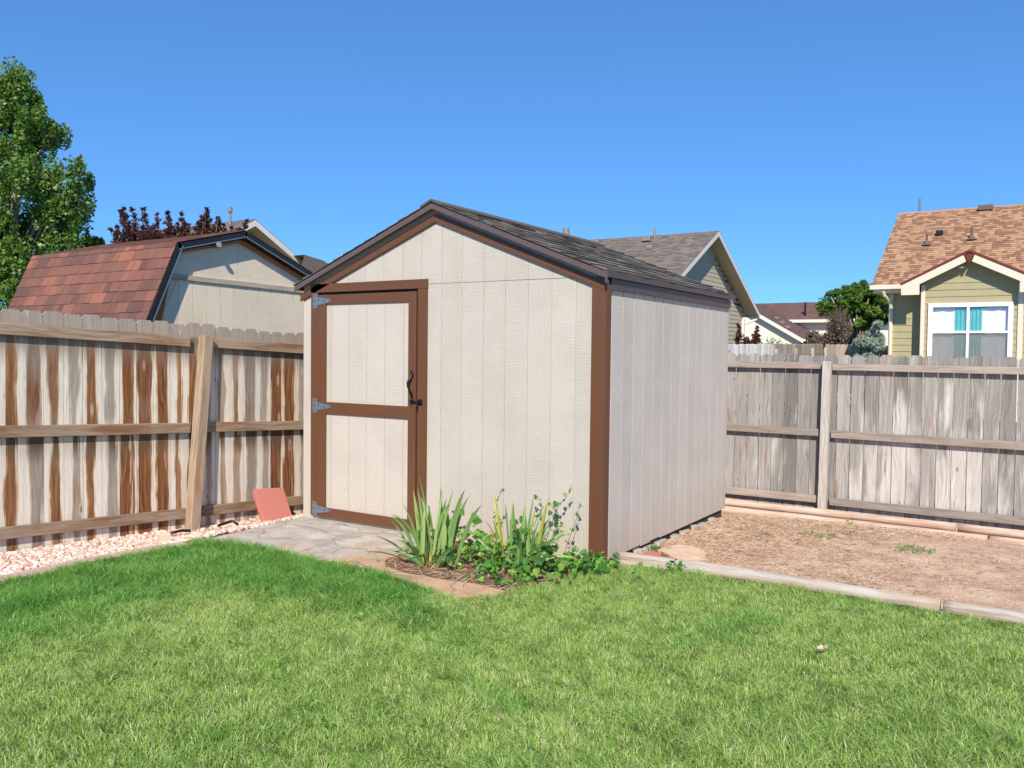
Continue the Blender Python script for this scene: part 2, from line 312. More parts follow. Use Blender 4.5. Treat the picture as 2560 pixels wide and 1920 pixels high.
def mat_shingle(name, stops, rough=.9, interp='LINEAR'):
    a = M(name); r = a.attr(); c = a.ramp(r, stops, interp); n = a.noise(a.pos(), 160., 3, .7); n2 = a.noise(a.pos(), 1.4, 3)
    c = a.mix(a.math('MULTIPLY', a.sm(n, .35, .65), .35), c, tuple(x*.5 for x in stops[0][1])); c = a.mix(a.math('MULTIPLY', n2, .25), c, tuple(x*.9 for x in stops[1][1]))
    a.P('Base Color', c); a.P('Roughness', rough); a.bump(n, .002); return a
m_shed_sh = mat_shingle('weathered_grey_shingles', [(0, (.07, .06, .052)), (.35, (.15, .13, .11)), (.75, (.26, .23, .195)), (1, (.40, .36, .31))])
m_barn_sh = mat_shingle('red_blend_shingles', [(0, (.14, .075, .065)), (.3, (.20, .095, .075)), (.55, (.25, .11, .082)), (.8, (.275, .12, .088)), (1, (.40, .155, .095))])
m_tan_sh = mat_shingle('tan_blend_shingles', [(0, (.27, .145, .09)), (.35, (.36, .20, .12)), (.5, (.48, .28, .165)), (1, (.60, .365, .215))])
m_grey_sh = mat_shingle('grey_brown_shingles', [(0, (.15, .12, .105)), (.4, (.21, .175, .15)), (1, (.30, .25, .21))])
m_brn_sh = mat_shingle('brown_shingles', [(0, (.15, .085, .075)), (.5, (.19, .11, .095)), (1, (.23, .14, .12))])

def mat_plain(name, col, rough=.85, sc=8., var=.25, bd=.003, trans=0):
    a = M(name); n = a.noise(a.pos(), sc, 5, .65); c = a.ramp(n, [(.3, tuple(x*(1-var) for x in col)), (.7, tuple(min(x*(1+var), .95) for x in col))]); a.P('Base Color', c); a.P('Roughness', rough); a.bump(n, bd); return a
m_green_sid = mat_plain('green_tan_lap_siding', (.40, .355, .215), .7, 6., .05, .001)
m_grey_sid = mat_plain('grey_green_lap_siding', (.50, .44, .315), .7, 6., .05, .001)
m_stucco = mat_plain('pale_stucco_wall', (.80, .76, .66), .9, 20., .04)
m_pinkstone = mat_plain('red_concrete_paver', (.52, .185, .145), .9, 160., .12, .001)
m_flag1 = mat_plain('pale_sandstone', (.66, .46, .33), .9, 9., .18, .004)
m_conc = mat_plain('old_concrete', (.42, .38, .33), .9, 24., .2, .004)
m_curb = mat_plain('tinted_concrete_curb', (.52, .385, .31), .9, 14., .12, .002)
m_bark = mat_plain('pale_bark', (.38, .33, .25), .9, 9., .35, .01)
m_dkbark = mat_plain('grey_bark', (.16, .13, .115), .9, 9., .3, .01)
m_dark = mat_plain('dark_gap_shade', (.02, .018, .016), .9)
def mat_leaf(name, stops, trans=.35, rough=.45):
    a = M(name); r = a.attr(); c = a.ramp(r, stops); a.P('Base Color', c); a.P('Roughness', rough); a.P('Specular IOR Level', .35)
    t = a.n('ShaderNodeBsdfTranslucent'); a.set(t.inputs[0], a.mix(.5, c, (.25, .35, .05))); mx = a.n('ShaderNodeMixShader'); mx.inputs[0].default_value = trans
    a.t.links.new(a.b.outputs[0], mx.inputs[1]); a.t.links.new(t.outputs[0], mx.inputs[2]); a.t.links.new(mx.outputs[0], a.out.inputs[0]); return a
m_poplar = mat_leaf('poplar_leaves', [(0, (.055, .13, .02)), (.5, (.13, .26, .045)), (.85, (.26, .40, .09)), (1, (.55, .62, .34))], .35, .35)
m_tree2 = mat_leaf('green_tree_leaves', [(0, (.05, .13, .015)), (.6, (.12, .25, .035)), (1, (.28, .34, .08))])
m_plum = mat_leaf('plum_leaves', [(0, (.045, .018, .022)), (.6, (.09, .025, .03)), (1, (.20, .045, .04))], .25)
m_juni = mat_leaf('juniper_foliage', [(0, (.16, .23, .17)), (.6, (.32, .41, .32)), (1, (.48, .56, .44))], .1, .8)
m_twig = mat_leaf('bare_twigs', [(0, (.10, .075, .065)), (.7, (.20, .155, .13)), (1, (.16, .12, .05))], .05, .9)
m_iris = mat_leaf('iris_blades', [(0, (.10, .23, .06)), (.5, (.25, .41, .14)), (.78, (.42, .56, .18)), (.86, (.42, .42, .06)), (.95, (.55, .47, .07)), (1, (.42, .19, .06))], .25, .42)
m_vine = mat_leaf('vine_leaves', [(0, (.03, .12, .018)), (.45, (.075, .23, .03)), (.85, (.17, .38, .05)), (1, (.42, .46, .09))], .3, .4)
m_dry = mat_leaf('dry_leaf_litter', [(0, (.22, .12, .075)), (.3, (.44, .27, .17)), (.6, (.62, .43, .30)), (1, (.84, .66, .50))], .1, .9)
m_vstem = mat_plain('vine_stem', (.11, .12, .05), .8)
def mat_grass():
    a = M('lawn_grass_blades'); r = a.attr(); lu = a.attr('longdark')
    dry = a.ramp(r, [(0, (.17, .34, .045)), (.45, (.40, .60, .13)), (.78, (.56, .70, .24)), (.88, (.74, .70, .38)), (1, (.86, .80, .54))])
    gr = a.ramp(r, [(0, (.07, .25, .035)), (.5, (.20, .45, .08)), (.84, (.42, .66, .20)), (1, (.66, .76, .42))])
    c = a.mix(lu, dry, gr); a.P('Base Color', c); a.P('Roughness', .45); a.P('Specular IOR Level', .3)
    t = a.n('ShaderNodeBsdfTranslucent'); a.set(t.inputs[0], c); mx = a.n('ShaderNodeMixShader'); mx.inputs[0].default_value = .42
    a.t.links.new(a.b.outputs[0], mx.inputs[1]); a.t.links.new(t.outputs[0], mx.inputs[2]); a.t.links.new(mx.outputs[0], a.out.inputs[0]); return a
m_grass = mat_grass()
def mat_soil(name, c1, c2, c3, sc=3.):
    a = M(name); p = a.pos(); n = a.noise(p, sc, 6, .65); f = a.noise(p, sc*14, 5, .7); c = a.ramp(n, [(.3, c1), (.5, c2), (.72, c3)])
    c = a.mix(a.math('MULTIPLY', a.math('SUBTRACT', 1., a.sm(f, .32, .52)), .5), c, tuple(x*.5 for x in c1)); a.P('Base Color', c); a.P('Roughness', .95); a.bump(a.math('ADD', n, a.math('MULTIPLY', f, .6)), .012); return a
m_dirt = mat_soil('dry_tan_dirt', (.43, .265, .17), (.62, .42, .285), (.75, .55, .40))
m_bedsoil = mat_soil('brown_mulch_soil', (.15, .08, .05), (.26, .15, .10), (.40, .25, .17), 8.)
m_thatch = mat_soil('lawn_thatch', (.09, .12, .03), (.17, .21, .06), (.32, .32, .14), 14.)
m_ground = mat_soil('neighbour_ground', (.12, .13, .05), (.2, .18, .1), (.3, .24, .15), .6)
m_gravbase = mat_soil('gravel_bed', (.35, .22, .17), (.55, .4, .32), (.65, .5, .42), 20.)
def mat_slab():
    a = M('stamped_concrete'); p = a.pos(); s = a.xyz(p)
    v = a.n('ShaderNodeTexVoronoi', feature='DISTANCE_TO_EDGE'); wn = a.noise(p, 2.5, 3); q = a.vec('ADD', p, a.comb(a.math('MULTIPLY', wn, .25), a.math('MULTIPLY', wn, .2), 0.)); a.set(v.inputs['Vector'], q); v.inputs['Scale'].default_value = 2.1
    joint = a.math('SUBTRACT', 1., a.sm(v.outputs['Distance'], .006, .03)); n = a.noise(p, 5., 6, .65); f = a.noise(p, 40., 5, .7)
    grey = a.ramp(n, [(.3, (.34, .30, .265)), (.5, (.47, .42, .375)), (.7, (.60, .545, .49))]); oran = a.ramp(n, [(.3, (.44, .27, .165)), (.6, (.62, .40, .25)), (.8, (.66, .48, .34))])
    # weather stain grows towards the outer edge and the right side
    w_ = a.math('ADD', a.math('MULTIPLY', a.math('ADD', s[0], 2.2), .30), a.math('MULTIPLY', a.math('ADD', s[1], .3), -.42)); w_ = a.math('ADD', w_, a.math('MULTIPLY', a.math('SUBTRACT', a.noise(p, 2.7, 4), .5), 1.6))
    c = a.mix(a.sm(w_, .15, .75), grey, oran); c = a.mix(a.math('MULTIPLY', a.math('SUBTRACT', 1., a.sm(f, .3, .5)), .3), c, (.25, .2, .16)); c = a.mix(a.math('MULTIPLY', joint, .28), c, (.24, .19, .15))
    a.P('Base Color', c); a.P('Roughness', .8); a.bump(a.math('SUBTRACT', a.math('ADD', n, a.math('MULTIPLY', f, .2)), a.math('MULTIPLY', joint, .5)), .014); return a
m_slab = mat_slab()
def mat_pebble():
    a = M('pink_white_gravel'); r = a.attr(); c = a.ramp(r, [(0, (.50, .27, .21)), (.2, (.62, .40, .32)), (.5, (.74, .57, .47)), (.8, (.84, .73, .64)), (1, (.9, .84, .78))]); n = a.noise(a.pos(), 120., 3)
    c = a.mix(a.math('MULTIPLY', n, .25), c, (.5, .33, .26)); a.P('Base Color', c); a.P('Roughness', .8); a.bump(n, .001); return a
m_pebble = mat_pebble()

# ============================================================ SETTING: ground sheets
def sheet(name, xs, ys, zf, mat, label=None, keep=None):
    X, Y = np.meshgrid(xs, ys); Z = zf(X, Y); V = np.stack([X.ravel(), Y.ravel(), Z.ravel()], 1); nx = len(xs); ny = len(ys)
    i = (np.arange(ny-1)[:, None]*nx+np.arange(nx-1)[None]).ravel(); Q = np.stack([i, i+1, i+nx+1, i+nx], 1)
    if keep is not None: c = V[Q].mean(1); Q = Q[keep(c[:, 0], c[:, 1])]
    o = fastmesh(name, V, quads=Q, mat=mat, smooth=True); tag(o, label, kind='structure'); return o
gx = np.unique(np.concatenate([np.linspace(-400, -20, 20), np.linspace(-20, 12, 129), np.linspace(12, 400, 20)]))
gy = np.unique(np.concatenate([np.linspace(-60, -8, 8), np.linspace(-8, 14, 111), np.linspace(14, 500, 25)]))
sheet('ground', gx, gy, lambda x, y: G(x, y)-.07, m_ground, 'plain ground under and beyond the yard')
def inpoly(x, y, P):
    x = np.asarray(x); y = np.asarray(y); r = np.zeros(x.shape, bool); n = len(P)
    for i in range(n):
        x1, y1 = P[i]; x2, y2 = P[(i+1) % n]
        c = ((y1 > y) != (y2 > y)); 
        with np.errstate(divide='ignore', invalid='ignore'): r ^= c & (x < (x2-x1)*(y-y1)/(y2-y1+1e-12)+x1)
    return r
LAWN = [(-2.83, -7), (-2.83, -2.7), (-2.86, -2.1), (-2.82, -1.6), (-2.73, -1.25), (-2.58, -1.12), (-2.2, -1.09), (-1.9, -1.13), (-1.6, -1.17), (-1.27, -1.13), (-.95, -1.19), (-.6, -1.27), (-.3, -1.31), (-.16, -1.1), (-.02, -.72), (.02, -.35), (.08, -.06), (.35, .02), (.7, .07), (1.5, .12), (2.6, .06), (4.5, 0), (7, -.1), (7, -7)]
def flat(P, name, mat, z, th=.05, label=None):
    b = MB(); b.prism(P, (0, 0, th), (0, 0, z-th), (1, 0, 0), (0, 1, 0)); o = b.build(name, mat); tag(o, label, kind='structure'); return o
flat(LAWN, 'lawn', m_thatch, -.004, .05, 'lawn soil and thatch beneath the grass')
SLAB = [(-3.02, -.02), (-3.0, -.3), (-2.97, -.55), (-2.93, -1.0), (-2.95, -1.3), (-2.85, -1.5), (-2.7, -1.5), (-2.4, -1.35), (-1.3, -1.35), (-.3, -1.5), (-.16, -1.2), (-.18, -.98), (-.42, -.95), (-.7, -.99), (-.98, -1.0), (-1.2, -.95), (-1.33, -.8), (-1.36, -.55), (-1.38, -.25), (-1.40, -.02)]
flat(SLAB, 'stone_patio', m_slab, .004, .06, 'stamped grey and orange concrete patio in front of the shed door')
BED = [(-1.45, -.03), (-1.45, -1.05), (-.1, -1.1), (.05, -.6), (.06, -.1), (.02, -.03)]
flat(BED, 'flower_bed', m_bedsoil, -.008, .06, 'brown mulch flower bed against the shed wall')
# concrete curb, gently curved
cp = [(-2.92, -7), (-2.92, -2.7), (-2.93, -2.1), (-2.90, -1.7), (-2.83, -1.38)]
b = MB()
prof = [(-.075, -.08), (-.075, .022), (-.06, .036), (.045, .034), (.062, .018), (.062, -.08)]
for i in range(len(cp)-1):
    a0 = Vector((*cp[i], 0)); a1 = Vector((*cp[i+1], 0)); t = (a1-a0).normalized(); nn = Vector((t.y, -t.x, 0)); b.prism(prof, (a1-a0)*1.0, a0, nn, (0, 0, 1))
tag(b.build('kerb', m_curb), 'pink concrete edging strip between gravel and lawn', kind='structure')
sheet('gravel_strip', np.linspace(-3.72, -2.93, 20), np.linspace(-7, .6, 120), lambda x, y: G(np.full_like(x, -3.3), y)*smooth01((-2.95-x)/.5)-.012, m_gravbase, 'soil under the gravel strip')
DX = np.linspace(.01, 9, 180); DY = np.linspace(.12, 4.8, 110)
sheet('dirt_bed', DX, DY, lambda x, y: G(x, y)+.02*(vnoise(x, y, 2.3)-.5)+.012*(vnoise(x, y, 9)-.5), m_dirt, 'bare dry dirt bed between the shed and back fence')
sheet('dirt_bed', np.linspace(-1.6, .01, 30), np.linspace(2.75, 4.8, 40), lambda x, y: G(x, y)-.004, m_dirt, 'dry dirt behind the shed')

# ============================================================ SHED
shed = empty('garden_shed', (-1.5, 1.36, 0), 'beige wooden garden shed with brown trimmed door and low gable roof', 'shed')
W = 3.0; D = 2.72; HW = 2.03; AP = 2.715; SL = .394
def rooftop(x): return AP-SL*abs(x+1.5)
def wtop(x): return min(rooftop(x)-.11, 2.6)
def wfull(x): return rooftop(x)-.042
def siding_front():
    b = MB(); y0 = 0.0; gro = [-1.245+.2032*k for k in range(-9, 7)]; xs = sorted(set([-3.0, 0]+[g for g in gro if -3 < g < 0]))
    b.prism([(-3.0, .0), (0, .0), (0, wfull(0)), (-1.5, wfull(-1.5)), (-3, wfull(-3))], (0, .012, 0), (0, .0045, 0))   # backing in the grooves
    for i in range(len(xs)-1):
        gw = lambda g: .0032 if abs(g+1.245) < .001 else .0016
        x0 = xs[i]+(gw(xs[i]) if i else 0); x1 = xs[i+1]-(gw(xs[i+1]) if i < len(xs)-2 else 0); r = random.random()
        for z0, z1 in ((0.0, 2.052), (2.057, None)):
            if z1 is None:
                if max(wtop(x0), wtop(x1)) < z0+.01: continue
                pr = [(x0, z0), (x1, z0), (x1, max(wtop(x1), z0+.001))]
                if x0 < -1.5 < x1: pr.append((-1.5, wtop(-1.5)))
                pr.append((x0, max(wtop(x0), z0+.001)))
            else: pr = [(x0, z0), (x1, z0), (x1, min(z1, wtop(x1))), (x0, min(z1, wtop(x0)))]
            # leave the door opening as a recess hidden by the door
            b.prism(pr, (0, .006, 0), (0, 0, 0), r=r)
    return b
siding_front().build('front_wall', m_front, shed)
def siding_side(x, sgn, name):
    b = MB(); gro = [.115+.1925*k for k in range(14)]; ys = [0.024]+gro+[D]
    b.box((x-sgn*.020, .024, 0), (x-sgn*.010, D, 2.082))
    for i in range(len(ys)-1):
        a0 = ys[i]+(.0045 if i else 0); a1 = ys[i+1]-(.0045 if i < len(ys)-2 else 0)
        zb = .0 if (ys[i] > 1.0) else .012*(1 if i % 4 else 0)
        b.prism([(a0, zb), (a1, zb), (a1, 2.03), (a0, 2.03)], (-sgn*.010, 0, 0), (x, 0, 0), (0, 1, 0), (0, 0, 1), r=random.random())
    b.build(name, m_side, shed)
siding_side(0, 1, 'side_wall'); siding_side(-3.0, -1, 'side_wall')
b = MB(); b.prism([(-3.0, 0), (0, 0), (0, wfull(0)), (-1.5, wfull(-1.5)), (-3, wfull(-3))], (0, .012, 0), (0, D, 0)); b.build('back_wall', m_side, shed)
# sill beam and floor rim below the siding
b = MB(); b.box((-2.97, .03, -.13), (-.03, .09, -.002)); b.box((-.075, .09, -.16), (-.022, D-.03, -.002)); b.box((-2.97, D-.09, -.2), (-.03, D-.03, -.002)); b.box((-2.97, .09, -.12), (-2.93, D-.1, -.002)); b.build('floor_rim', mat_plain('dark_treated_wood', (.10, .075, .055), .9, 20, .3), shed)
b = MB(); b.box((-3.0, -.03, -.02), (-1.35, .0, .006)); b.build('threshold', m_conc, shed)
# corner boards
b = MB(); b.box((-.093, -.02, -.06), (.0205, -.0015, 2.05)); b.build('corner_board', m_brown, shed, .0015)
b = MB(); b.box((.0015, -.0005, -.06), (.0205, .066, 2.0)); b.build('corner_board', m_brown, shed, .0015)
# gable trim on the wall
def rake(zo, wd, y0, y1, xo, name, mat, bev=.0015):
    b = MB()
    for s in (-1, 1):
        xe = 1.5+xo; pr = [(0, AP-zo), (s*xe, AP-zo-SL*xe), (s*xe, AP-zo-wd-SL*xe), (0, AP-zo-wd)]
        b.prism(pr, (0, y1-y0, 0), (-1.5, y0, 0), r=random.random())
    return b.build(name, mat, shed, bev)
rake(.105, .062, -.022, -.0015, .022, 'gable_trim', m_brown)
rake(.028, .045, -.076, -.058, .042, 'rake_fascia', m_purple)
rake(.018, .045, D+.06, D+.078, .042, 'rake_fascia', m_purple)
# soffit deck under shingles
b = MB()
for s in (-1, 1):
    xe = 1.535; b.prism([(0, AP-.02), (s*xe, AP-.02-SL*xe), (s*xe, AP-.04-SL*xe), (0, AP-.04)], (0, D+.13, 0), (-1.5, -.057, 0))
b.build('roof_deck', m_dkbrown, shed)
b = MB(); b.box((.036, -.056, 2.045), (.046, D+.06, 2.102)); b.build('eave_fascia', m_dkbrown, shed, .001)
b = MB(); b.box((-3.046, -.056, 2.045), (-3.036, D+.06, 2.102)); b.build('eave_fascia', m_dkbrown, shed, .001)
b = MB(); b.box((.0015, .067, 1.965), (.022, D, 2.044)); b.build('eave_trim', m_dkbrown, shed, .001)
b = MB(); b.box((.037, -.077, 2.0), (.047, -.0565, 2.10)); b.build('corner_cap', m_purple, shed, .001)
# shingles as real tabs
def shingles(b, o, ud, vd, W_, H_, ex, tab, th, rf=None, jit=.25, lip=1.0):
    """o lower-left corner, ud along eave, vd up slope"""
    o = Vector(o); ud = Vector(ud).normalized(); vd = Vector(vd).normalized(); n = ud.cross(vd).normalized()
    if n.z < 0: n = -n
    rows = int(math.ceil(H_/ex))
    for i in range(rows):
        v0 = i*ex; v1 = min(v0+ex*1.08, H_); t = -random.random()*tab
        while t < W_:
            wv = tab*(1+random.uniform(-jit, jit)); a0 = max(0, t); a1 = min(W_, t+wv-.003); t += wv
            if a1-a0 < .01: continue
            r = random.random() if rf is None else rf()
            tt = th*(1+random.uniform(-.25, .5)); dv = random.uniform(-.004, .004)
            q = [o+ud*a0+vd*(v0+dv), o+ud*a1+vd*(v0+dv), o+ud*a1+vd*v1, o+ud*a0+vd*v1]; up0 = n*tt*lip; up1 = n*th*.15
            T = [q[0]+up0, q[1]+up0, q[2]+up1, q[3]+up1]
            b.poly(T, None, r); b.poly([q[0], q[1], T[1], T[0]], None, r*.6); b.poly([q[1], q[2], T[2], T[1]], None, r*.6); b.poly([q[3], q[0], T[0], T[3]], None, r*.6)
cs = 1/math.hypot(1, SL)
b = MB(); hl = 1.545/cs; dz = -SL*cs
for s in (-1, 1):
    e = Vector((-1.5+s*1.545, -.085, AP-.021-SL*1.545)); shingles(b, e, (0, 1, 0), (-s*cs, 0, SL*cs), D+.17, hl, .13, .17, .011)
b.prism([(-.11, AP-.045), (0, AP+.004), (.11, AP-.045), (.11, AP-.055), (0, AP-.012), (-.11, AP-.055)], (0, D+.175, 0), (-1.5, -.088, 0), r=.3)
b.build('roof', m_shed_sh, shed)
# door frame
b = MB()
b.box((-2.89, -.020, .04), (-2.806, -.0015, 2.018)); b.box((-1.676, -.020, .02), (-1.585, -.0015, 2.018)); b.box((-2.892, -.022, 2.02), (-1.582, -.0015, 2.096))
b.build('door_frame', m_brown, shed, .002)
b = MB(); b.box((-2.806, -.004, .03), (-1.676, -.0012, 2.02)); b.build('door_gap_shade', m_dark, shed)  # near-black sheet stands in for the shade around the door leaf
door = MB(); door.box((-2.70, -.012, .11), (-1.766, -.005, 1.93))
door = MB()
dg = [-2.70, -2.6395, -2.4363, -2.2331, -2.0299, -1.8267, -1.766]
for i in range(len(dg)-1):
    a0 = dg[i]+(.0016 if i else 0); a1 = dg[i+1]-(.0016 if i < 5 else 0); door.prism([(a0, .1), (a1, .1), (a1, 1.93), (a0, 1.93)], (0, .006, 0), (0, -.014, 0), r=random.random())
door.box((-2.72, -.0078, .07), (-1.75, -.0045, 1.95))
d = door.build('door', m_front, shed)
def dpart(name, boxes, mat, bev=.0015, parent=d):
    b = MB()
    for p in boxes: b.box(*p)
    return b.build(name, mat, parent, bev)
dpart('stile', [((-2.797, -.030, .035), (-2.70, -.0085, 1.998))], m_brown); dpart('stile', [((-1.766, -.030, .035), (-1.685, -.0085, 1.998))], m_brown)
dpart('rail', [((-2.699, -.029, 1.916), (-1.767, -.0085, 1.996))], m_brown); dpart('rail', [((-2.699, -.029, .955), (-1.767, -.0085, 1.057))], m_brown); dpart('rail', [((-2.699, -.029, .036), (-1.767, -.0085, .120))], m_brown)
for z in (1.945, 1.017, .10):
    b = MB(); b.box((-2.862, -.0245, z-.065), (-2.822, -.0205, z+.065)); b.tube([(-2.806, -.03, z-.062), (-2.806, -.03, z+.062)], .006, 8)
    b.prism([(-2.80, z-.036), (-2.64, z-.012), (-2.622, z), (-2.64, z+.012), (-2.80, z+.036)], (0, -.003, 0), (0, -.0305, 0))
    h = b.build('hinge', m_galv, d)
    for x, zz, y in ((-2.842, z-.048, -.0245), (-2.842, z, -.0245), (-2.842, z+.048, -.0245), (-2.78, z+.01, -.0335), (-2.71, z, -.0335), (-2.645, z, -.0335)):
        b = MB(); b.tube([(x, y, zz), (x, y-.003, zz)], .0055, 8); b.build('bolt', m_iron, h)
b = MB(); hx = -1.728
b.tube([(hx+.006, -.031, 1.335), (hx+.004, -.036, 1.31), (hx, -.052, 1.285), (hx-.006, -.068, 1.255), (hx-.004, -.07, 1.225), (hx+.002, -.058, 1.19), (hx+.006, -.040, 1.165), (hx+.008, -.033, 1.145)], [.010, .013, .013, .011, .010, .009, .010, .008], 10)
b.box((hx-.008, -.0335, 1.30), (hx+.022, -.0302, 1.352)); b.box((hx-.005, -.0335, 1.125), (hx+.019, -.0302, 1.16)); b.build('handle', m_iron, d, 0, True)
b = MB(); b.box((-1.745, -.034, 1.08), (-1.70, -.0302, 1.115)); b.box((-1.663, -.0245, 1.075), (-1.625, -.0205, 1.12)); b.tube([(-1.74, -.043, 1.098), (-1.61, -.043, 1.098)], .006, 8); b.tube([(-1.722, -.043, 1.098), (-1.722, -.052, 1.075)], .005, 8)
b.box((-1.735, -.047, 1.088), (-1.715, -.034, 1.108)); b.box((-1.66, -.047, 1.088), (-1.645, -.0245, 1.108)); b.tube([(-1.653, -.05, 1.09), (-1.648, -.055, 1.06), (-1.66, -.05, 1.045)], .006, 8); b.build('latch', m_iron, d)

# ============================================================ FENCES
def picket_pts(wd, h, nt_=.028):
    return [(0, 0), (wd, 0), (wd, h-nt_), (wd-nt_, h), (nt_, h), (0, h-nt_)]
def pickets(b, o0, z0, o1, z1, h, pitch, wd=.139, th=.016, nrm=(0, 0, 0), hj=.01, below=.1, holes=()):
    """row along the line o0->o1 at the side away from the viewer; uv=(0..1,height)"""
    o0 = Vector(o0); o1 = Vector(o1); L = (o1-o0); n = int(L.length/pitch); d_ = L.normalized(); nv = Vector(nrm)
    for i in range(n+1):
        t = i*pitch/L.length
        if t > 1: break
        zz = z0+(z1-z0)*t; hh = h+random.uniform(-hj, hj); p = o0+d_*i*pitch; r = random.random(); ww = wd+random.uniform(-.004, .003); tilt = random.uniform(-.004, .004)
        pr = picket_pts(ww, hh+below, .026); off = nv*random.uniform(0, .003)
        s0 = len(b.uv); base = Vector((p.x, p.y, zz-below))+off
        b.prism(pr, nv*th, base, (d_.x, d_.y, tilt), (0, 0, 1), r=r)
        # rewrite uv: caps use profile; sides use edge
        k = s0
        for f in range(8):
            nn = 6 if f < 2 else 4
            for j in range(nn):
                vx = Vector(b.v[len(b.v)-(12+24)+(k-s0)]); b.uv[k] = ((vx-base).dot(Vector((d_.x, d_.y, 0)))/ww, vx.z-zz); k += 1
# left fence: x=-3.65 line, viewed face +x; pickets behind the rails
LF0 = Vector((-3.76, -2.4)); LF1 = Vector((-3.50, 1.35))
dl = (LF1-LF0).normalized(); LFa = LF0-dl*4.0; LFb = LF1+dl*3.4
def lz(y): return -.045*(y+2.3)
lf = empty('wooden_fence', (-3.65, -.7, 0), 'rust streaked cedar fence with two long rails left of the shed', 'fence')
b = MB(); nl = Vector((dl.y, -dl.x, 0)); sv = -nl   # nl points +x
phase = (-2.3832+.002)/1.0
start = LFa; npk = 0
st3 = Vector((LFa.x, LFa.y, 0)); pickets(b, st3-nl*.019, lz(LFa.y), Vector((LFb.x, LFb.y, 0))-nl*.019, lz(LFb.y), 1.80, .149, .146, .016, -nl, .012)
b.build('picket_panel', m_pickL, lf)
def lp(y, off): # point on the fence line at y with offset toward viewer
    t = (y-LF0.y)/dl.y; p = LF0+dl*t; return Vector((p.x+nl.x*off, p.y+nl.y*off, 0))
def lrail(y0, y1, h, sag=0):
    b = MB(); N = 10; off = .0
    for (ya, yb) in ((y0, y1),):
        a0 = lp(ya, .0); a1 = lp(yb, .0); a0.z = lz(ya)+h; a1.z = lz(yb)+h
        b.board(a0, a1, .088, .037, (0, 0, 1))
    return b.build('rail', m_railL, lf, .004)
for h in (1.645, .893, .148):
    lrail(-6.2, -2.95, h); lrail(-2.94, -.72, h); lrail(-.60, 1.75, h+.004); lrail(1.8, 4.4, h)
def post(a0, a1, wd, mat, par, name='post'):
    b = MB(); b.board(a0, a1, wd, wd, (0, 1, 0)); return b.build(name, mat, par, .004)
post((-3.535, -.79, -.2), (-3.605, -.575, 1.625), .092, m_postL, lf); post((-3.63, -3.3, -.2), (-3.66, -3.15, 1.66), .092, m_postL, lf); post((-3.42, 1.9, -.4), (-3.42, 1.9, 1.5), .092, m_postL, lf)
# right fence, y=4.74 line, rails toward viewer (-y)
rf = empty('wooden_fence', (1.5, 4.74, -.27), 'silver grey weathered fence with rounded picket tops behind the dirt bed', 'fence')
b = MB(); pickets(b, (-6.2+.042, 4.741, 0), -.24, (6.2, 4.741, 0), -.28, 1.79, .1475, .1385, .016, (0, 1, 0), .012); b.build('picket_panel', m_pickR, rf)
def rz(x): return -.26-.006*x
for (x0, x1) in ((-6.2, -2.0), (-1.98, .455), (.575, 3.1), (3.12, 6)):
    for h, hh in ((1.655, .075), (.885, .085), (.112, .085)):
        b = MB(); b.board((x0, 4.70, rz(x0)+h), (x1, 4.70, rz(x1)+h+(.01 if x0 < 0 else 0)), hh, .038); b.build('rail', m_railR, rf, .004)
post((.505, 4.655, -.45), (.525, 4.655, 1.455), .09, m_postR, rf); post((3.05, 4.655, -.45), (3.05, 4.655, 1.45), .09, m_postR, rf); post((-2.0, 4.655, -.45), (-2.0, 4.655, 1.45), .09, m_postR, rf)

# side return behind left fence meets the back fence far off screen: not shown

# ============================================================ TIMBERS, STONES, PAVERS
def log(pts, r, name, mat, label, group, sq=.78, nseg=14):
    b = MB(); P = []; 
    for i in range(nseg+1):
        t = i/nseg*(len(pts)-1); k = min(int(t), len(pts)-2); f = t-k; p = Vector(pts[k]).lerp(Vector(pts[k+1]), f); P.append(p+Vector((0, random.uniform(-.002, .002), random.uniform(-.002, .002))))
    b.tube(P, [r*random.uniform(.97, 1.03) for _ in P], 14)
    o = b.build(name, mat, None, 0, True); tag(o, label, 'landscape timber', group); return o
gt = 'landscape timbers around the dirt bed'
log([(.0, .215, .014), (1.1, .235, .020), (2.16, .19, .018)], .043, 'landscape_timber', m_log, 'grey split landscape timber running from the shed corner along the lawn', gt)
log([(2.18, .188, .018), (2.6, .165, .016), (4.2, .05, .016)], .043, 'landscape_timber', m_log, 'pale landscape timber edging the lawn, continuing to the right frame edge', gt)
log([(.05, .155, -.020), (.52, .165, -.018), (.74, .17, -.03)], .034, 'landscape_timber', m_log, 'short thin timber half sunk below the split timber near the shed corner', gt)
log([(-1.3, 4.56, -.262), (.6, 4.55, -.268), (1.88, 4.54, -.272)], .046, 'landscape_timber', m_logR, 'upper pinkish timber below the back fence beside the shed', gt)
log([(1.90, 4.54, -.272), (3.2, 4.53, -.28), (4.6, 4.52, -.285)], .046, 'landscape_timber', m_logR, 'upper pinkish timber below the back fence at the right edge', gt)
log([(-1.3, 4.475, -.335), (.9, 4.46, -.338), (2.18, 4.42, -.34)], .044, 'landscape_timber', m_logR, 'lower orange tinted timber resting on the dirt in front of another timber', gt)
log([(2.2, 4.42, -.34), (3.4, 4.41, -.345), (4.6, 4.4, -.35)], .044, 'landscape_timber', m_logR, 'lower orange tinted timber at the right edge of the dirt bed', gt)
def slabstone(P, z, th, name, mat, label, cat='stone', group=None, bev=.006, ex=None):
    b = MB(); b.prism(P, (0, 0, th), (0, 0, z), (1, 0, 0), (0, 1, 0)); o = b.build(name, mat, None, bev); return tag(o, label, cat, group)
